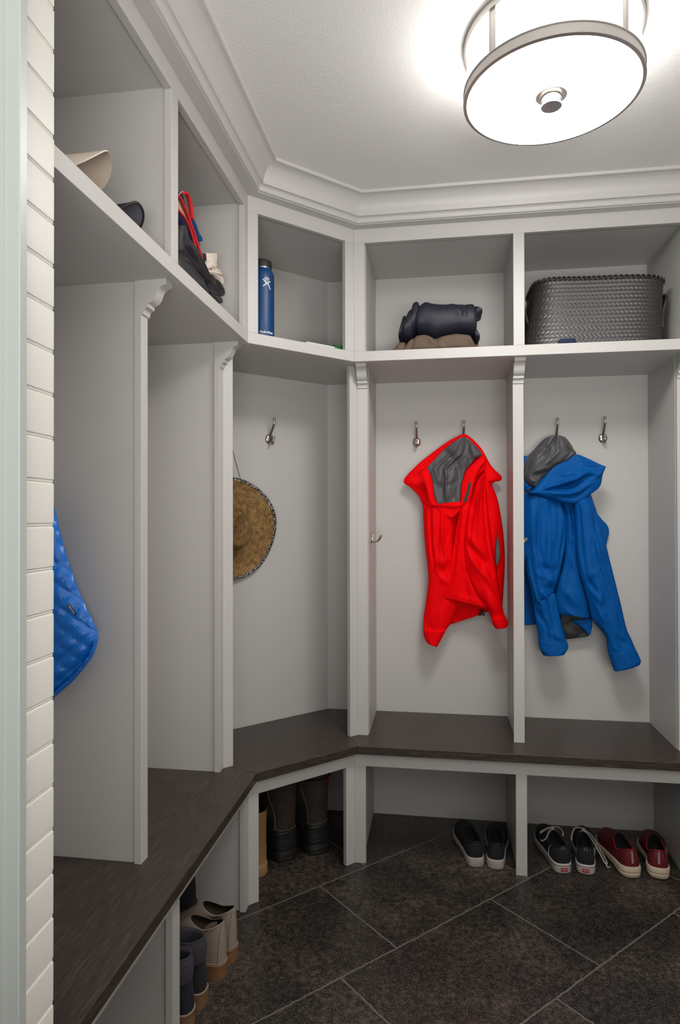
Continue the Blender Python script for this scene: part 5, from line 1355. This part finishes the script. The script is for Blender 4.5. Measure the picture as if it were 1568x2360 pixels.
# ---- boots in the left run (heels towards the room, toes to the wall)
TAUP = mat('taupe_suede', (0.30, 0.245, 0.20), 0.9, spec=0.15, noise_amt=0.12, noise_scale=50, bump=0.3, bump_scale=500)
TLIN = mat('tan_leather_lining', (0.13, 0.095, 0.065), 0.5)
HEELW = mat('stacked_leather_heel', (0.22, 0.105, 0.045), 0.5, noise_amt=0.35, noise_scale=12, stretch=(1, 1, 26))
STI = mat('pale_stitching', (0.40, 0.32, 0.24), 0.8)
for sd, loc, ang, lab in ((-1, (-.6060, 1.801), 82, 'taupe suede ankle boot with stacked tan heel, nearer of the two'), (1, (-.5960, 1.868), 80, 'taupe suede ankle boot with stacked tan heel, farther of the two')):
    I = shoe('ankle_boot', lab, loc, ang, L=.262, side=sd, sole_h=(.030, .01, .01), mats=dict(sole=HEELW, upper=TAUP, lining=TLIN, heel=HEELW, wr=.0008, seed=sd), kind='low', W_=.92, heel=(.034, .075), sole_style='flat', collar=dict(y0=.008, y1=.125, w=.0300, zb=.153, zs=.134, zf=.150), group='pair of taupe ankle boots', cat='boot')
    line_on(I, [(NS - sd * 3.5, .3), (NS - sd * 3.2, 3), (NS - sd * 3, 6), (NS - sd * 2.6, 8.9)], .0007, mat('dark_seam', (.10, .06, .045), .8), 'seam')
    line_on(I, [(x, .35) for x in (-16, -8, 0, 8, 16)], .0010, STI, 'welt_stitching', n=40, off=.001)
    for s_ in (-1, 1):
        line_on(I, [(NS + s_ * 13.0, 8.95), (NS + s_ * 13.2, 7.5), (NS + s_ * 13.6, 6.2)], .0022, BLK, 'gore_slit', n=12)
BNUB = mat('navy_black_nubuck', (0.012, 0.012, 0.016), 0.9, noise_amt=0.3, noise_scale=25, bump=0.3, bump_scale=500)
KNIT = mat('charcoal_knit_cuff', (0.045, 0.043, 0.050), 0.95, bump=1.0, bump_scale=260, stretch=(1, 1, .5))
WOODH = mat('tan_rubber_sole', (0.20, 0.105, 0.05), 0.6, noise_amt=0.15)
for sd, loc, ang, lab in ((-1, (-.6290, 1.610), 84, 'black boot with knitted cuff, partly cut off by the bottom of the picture'), (1, (-.6220, 1.684), 82, 'black boot with knitted cuff beside the taupe ankle boot')):
    I = shoe('winter_boot', lab, loc, ang, L=.270, side=sd, sole_h=(.030, .01, .012), mats=dict(sole=WOODH, upper=BNUB, lining=BLK, heel=WOODH, wr=.002, seed=3 + sd), kind='boot', W_=.95, heel=(.036, .085), sole_style='flat', collar=dict(y0=.010, y1=.112, w=.0325, zb=.176, zs=.170, zf=.178), group='pair of black knit-cuff boots', cat='boot')
    line_on(I, [(x, .25) for x in (-18, -9, 0, 9, 18)], .0012, STI, 'welt_stitching', n=40, off=.0012)
    line_on(I, [(NS - 0.2, .5), (NS - .2, 3), (NS - .2, 6.2)], .0008, mat('grey_seam', (.08, .08, .09), .8), 'seam')
    mb = MB(); rws = []
    for j in range(13):
        f_ = j / 12; z_ = .176 - .060 * (1 - f_) ; r = []
        for i in range(NS):
            c = I['colpt'](i, 0, -.0035 - .003 * math.sin(PI * min(1, f_ * 1.0)) * 1 + (.002 if f_ > .9 else 0)); rb_ = .0006 * (1 if i % 2 else -1)
            dz = c[2] - .176
            r.append(I['Wp'](c[0] * (1 + rb_ * 12), c[1], z_ + dz + .004))
        rws.append(r)
    for ins, dz in ((-.002, .0075), (.003, .0065), (.006, -.002), (.007, -.03)):
        rws.append([I['Wp'](c[0], c[1], c[2] + dz) for c in [I['colpt'](i, 0, ins) for i in range(NS)]])
    mb.grid(rws, closeu=True); mb.build('knit_cuff', KNIT, I['t'], smooth=True)
    mb = MB(); c = I['colpt'](I['itoe'] - 2, 0, -.012); add_ball(mb, I['Wp'](c[0], c[1] - .02, c[2] - .035), .004, n=8); mb.build('button', BLACK, I['t'], smooth=True)
OLV = mat('dark_olive_rubber', (0.028, 0.026, 0.020), 0.7)
I = shoe('hiking_boot', 'dark hiking boot with olive rubber rand deep in the left shoe cubby', (-.772, 1.985), 84, L=.280, side=1, sole_h=(.045, .04, .035), mats=dict(sole=OLV, upper=BNUB, lining=BLK, wr=.003, seed=9, slouch=.8), kind='boot', W_=1.1, sole_style='lug', collar=dict(y0=.004, y1=.118, w=.044, zb=.270, zs=.265, zf=.27), cat='boot')
line_on(I, [(x, 1.6) for x in (-18, -9, 0, 9, 18)], .005, OLV, 'rubber_rand', n=40)

# ---- boots in the corner cubby
BRB = mat('dark_brown_nubuck', (0.040, 0.026, 0.018), 0.85, noise_amt=0.45, noise_scale=18, bump=0.3, bump_scale=400)
RUB = mat('black_rubber_shell', (0.014, 0.014, 0.014), 0.5)
RTAG = mat('red_tag', (0.40, 0.01, 0.02), 0.6)
for sd, loc, ang, lab, gr in ((-1, (-.5700, 2.432), 42, 'left brown and black snow boot beside the tan boot', 1), (1, (-.4560, 2.500), 42, 'right brown and black snow boot with small red tag', 1)):
    I = shoe('snow_boot', lab, loc, ang, L=.262, side=sd, sole_h=(.040, .036, .036), mats=dict(sole=RUB, upper=BRB, lining=BLK, wr=.004, seed=11 + sd, slouch=1.0), kind='boot', W_=1.50, sole_style='lug', collar=dict(y0=-.006, y1=.168, w=.0760, zb=.345, zs=.340, zf=.345), group='pair of snow boots', cat='boot')
    # rubber shell around the foot
    mb = MB(); rws = []
    for off, jj in ((.004, 0.0), (.007, .4), (.0078, 1.0), (.0070, 1.6), (.0062, 2.0), (.0066, 2.05), (.0060, 2.35), (.0030, 2.45), (.0, 2.45)):
        r = []
        for i in range(NS):
            p, nn = surf(I, i, jj); p = p + nn * off; r.append(I['Wp'](p.x, p.y, p.z))
        rws.append(r)
    mb.grid(rws, closeu=True); mb.build('rubber_shell', RUB, I['t'], smooth=True)
    for zz in (.6, 1.2):
        line_on(I, [(x, zz) for x in (-16, -8, 0, 8, 16)], .003, RUB, 'rubber_ridge', n=40, off=.0078)
    line_on(I, [(x, 2.6) for x in (-20, -10, 0, 10, 20)], .0008, STI, 'welt_stitching', n=40, off=.0015)
    line_on(I, [(NS - sd * 6, 2.6), (NS - sd * 7, 4), (NS - sd * 10, 5.4), (NS - sd * 12, 6.5)], .0008, STI, 'side_seam', n=20, off=.001)
    line_on(I, [(x, 7.3) for x in (-14, -7, 0, 7, 14)], .006, BLK, 'padded_cuff', n=30, off=.001)
    if sd == 1:
        p, nn = surf(I, NS + 3.5 * 1, 6.9); q = I['Wp'](*(p + nn * .004)); d_ = (I['Wp'](*(p + nn * .014)) - q).normalized(); s2_ = Vector((-d_.y, d_.x, 0))
        mb = MB(); vs = []
        for dd in (0, .0015):
            for a_, b_ in ((-.009, -.006), (.009, -.003), (.009, .010), (-.009, .007)): vs.append(q + s2_ * a_ + d_ * dd + Vector((0, 0, b_)))
        mb.add(vs, [(0, 1, 2, 3), (7, 6, 5, 4), (0, 4, 5, 1), (1, 5, 6, 2), (2, 6, 7, 3), (3, 7, 4, 0)]); mb.build('red_tag', RTAG, I['t'])
TANL = mat('wheat_leather', (0.34, 0.185, 0.065), 0.7, noise_amt=0.15, noise_scale=30, bump=0.2, bump_scale=300)
TANS = mat('tan_gum_sole', (0.38, 0.235, 0.115), 0.65, noise_amt=0.15)
I = shoe('work_boot', 'wheat tan leather pull-on boot at the left edge of the corner cubby', (-.634, 2.316), 62, L=.275, side=-1, sole_h=(.044, .034, .03), mats=dict(sole=TANS, upper=TANL, lining=BLK, wr=.002, seed=21, slouch=.5), kind='boot', W_=1.05, sole_style='cup', collar=dict(y0=.0, y1=.125, w=.047, zb=.235, zs=.225, zf=.24), cat='boot')
line_on(I, [(x, .4) for x in (-18, -9, 0, 9, 18)], .0010, STI, 'welt_stitching', n=40, off=.001)
line_on(I, [(x, 8.2) for x in (-18, -9, 0, 9, 18)], .0008, STI, 'collar_stitching', n=40, off=.0006)
line_on(I, [(x, 2.6) for x in (-12, -6, 0, 6, 12)], .0008, STI, 'heel_stitching', n=40, off=.0008)
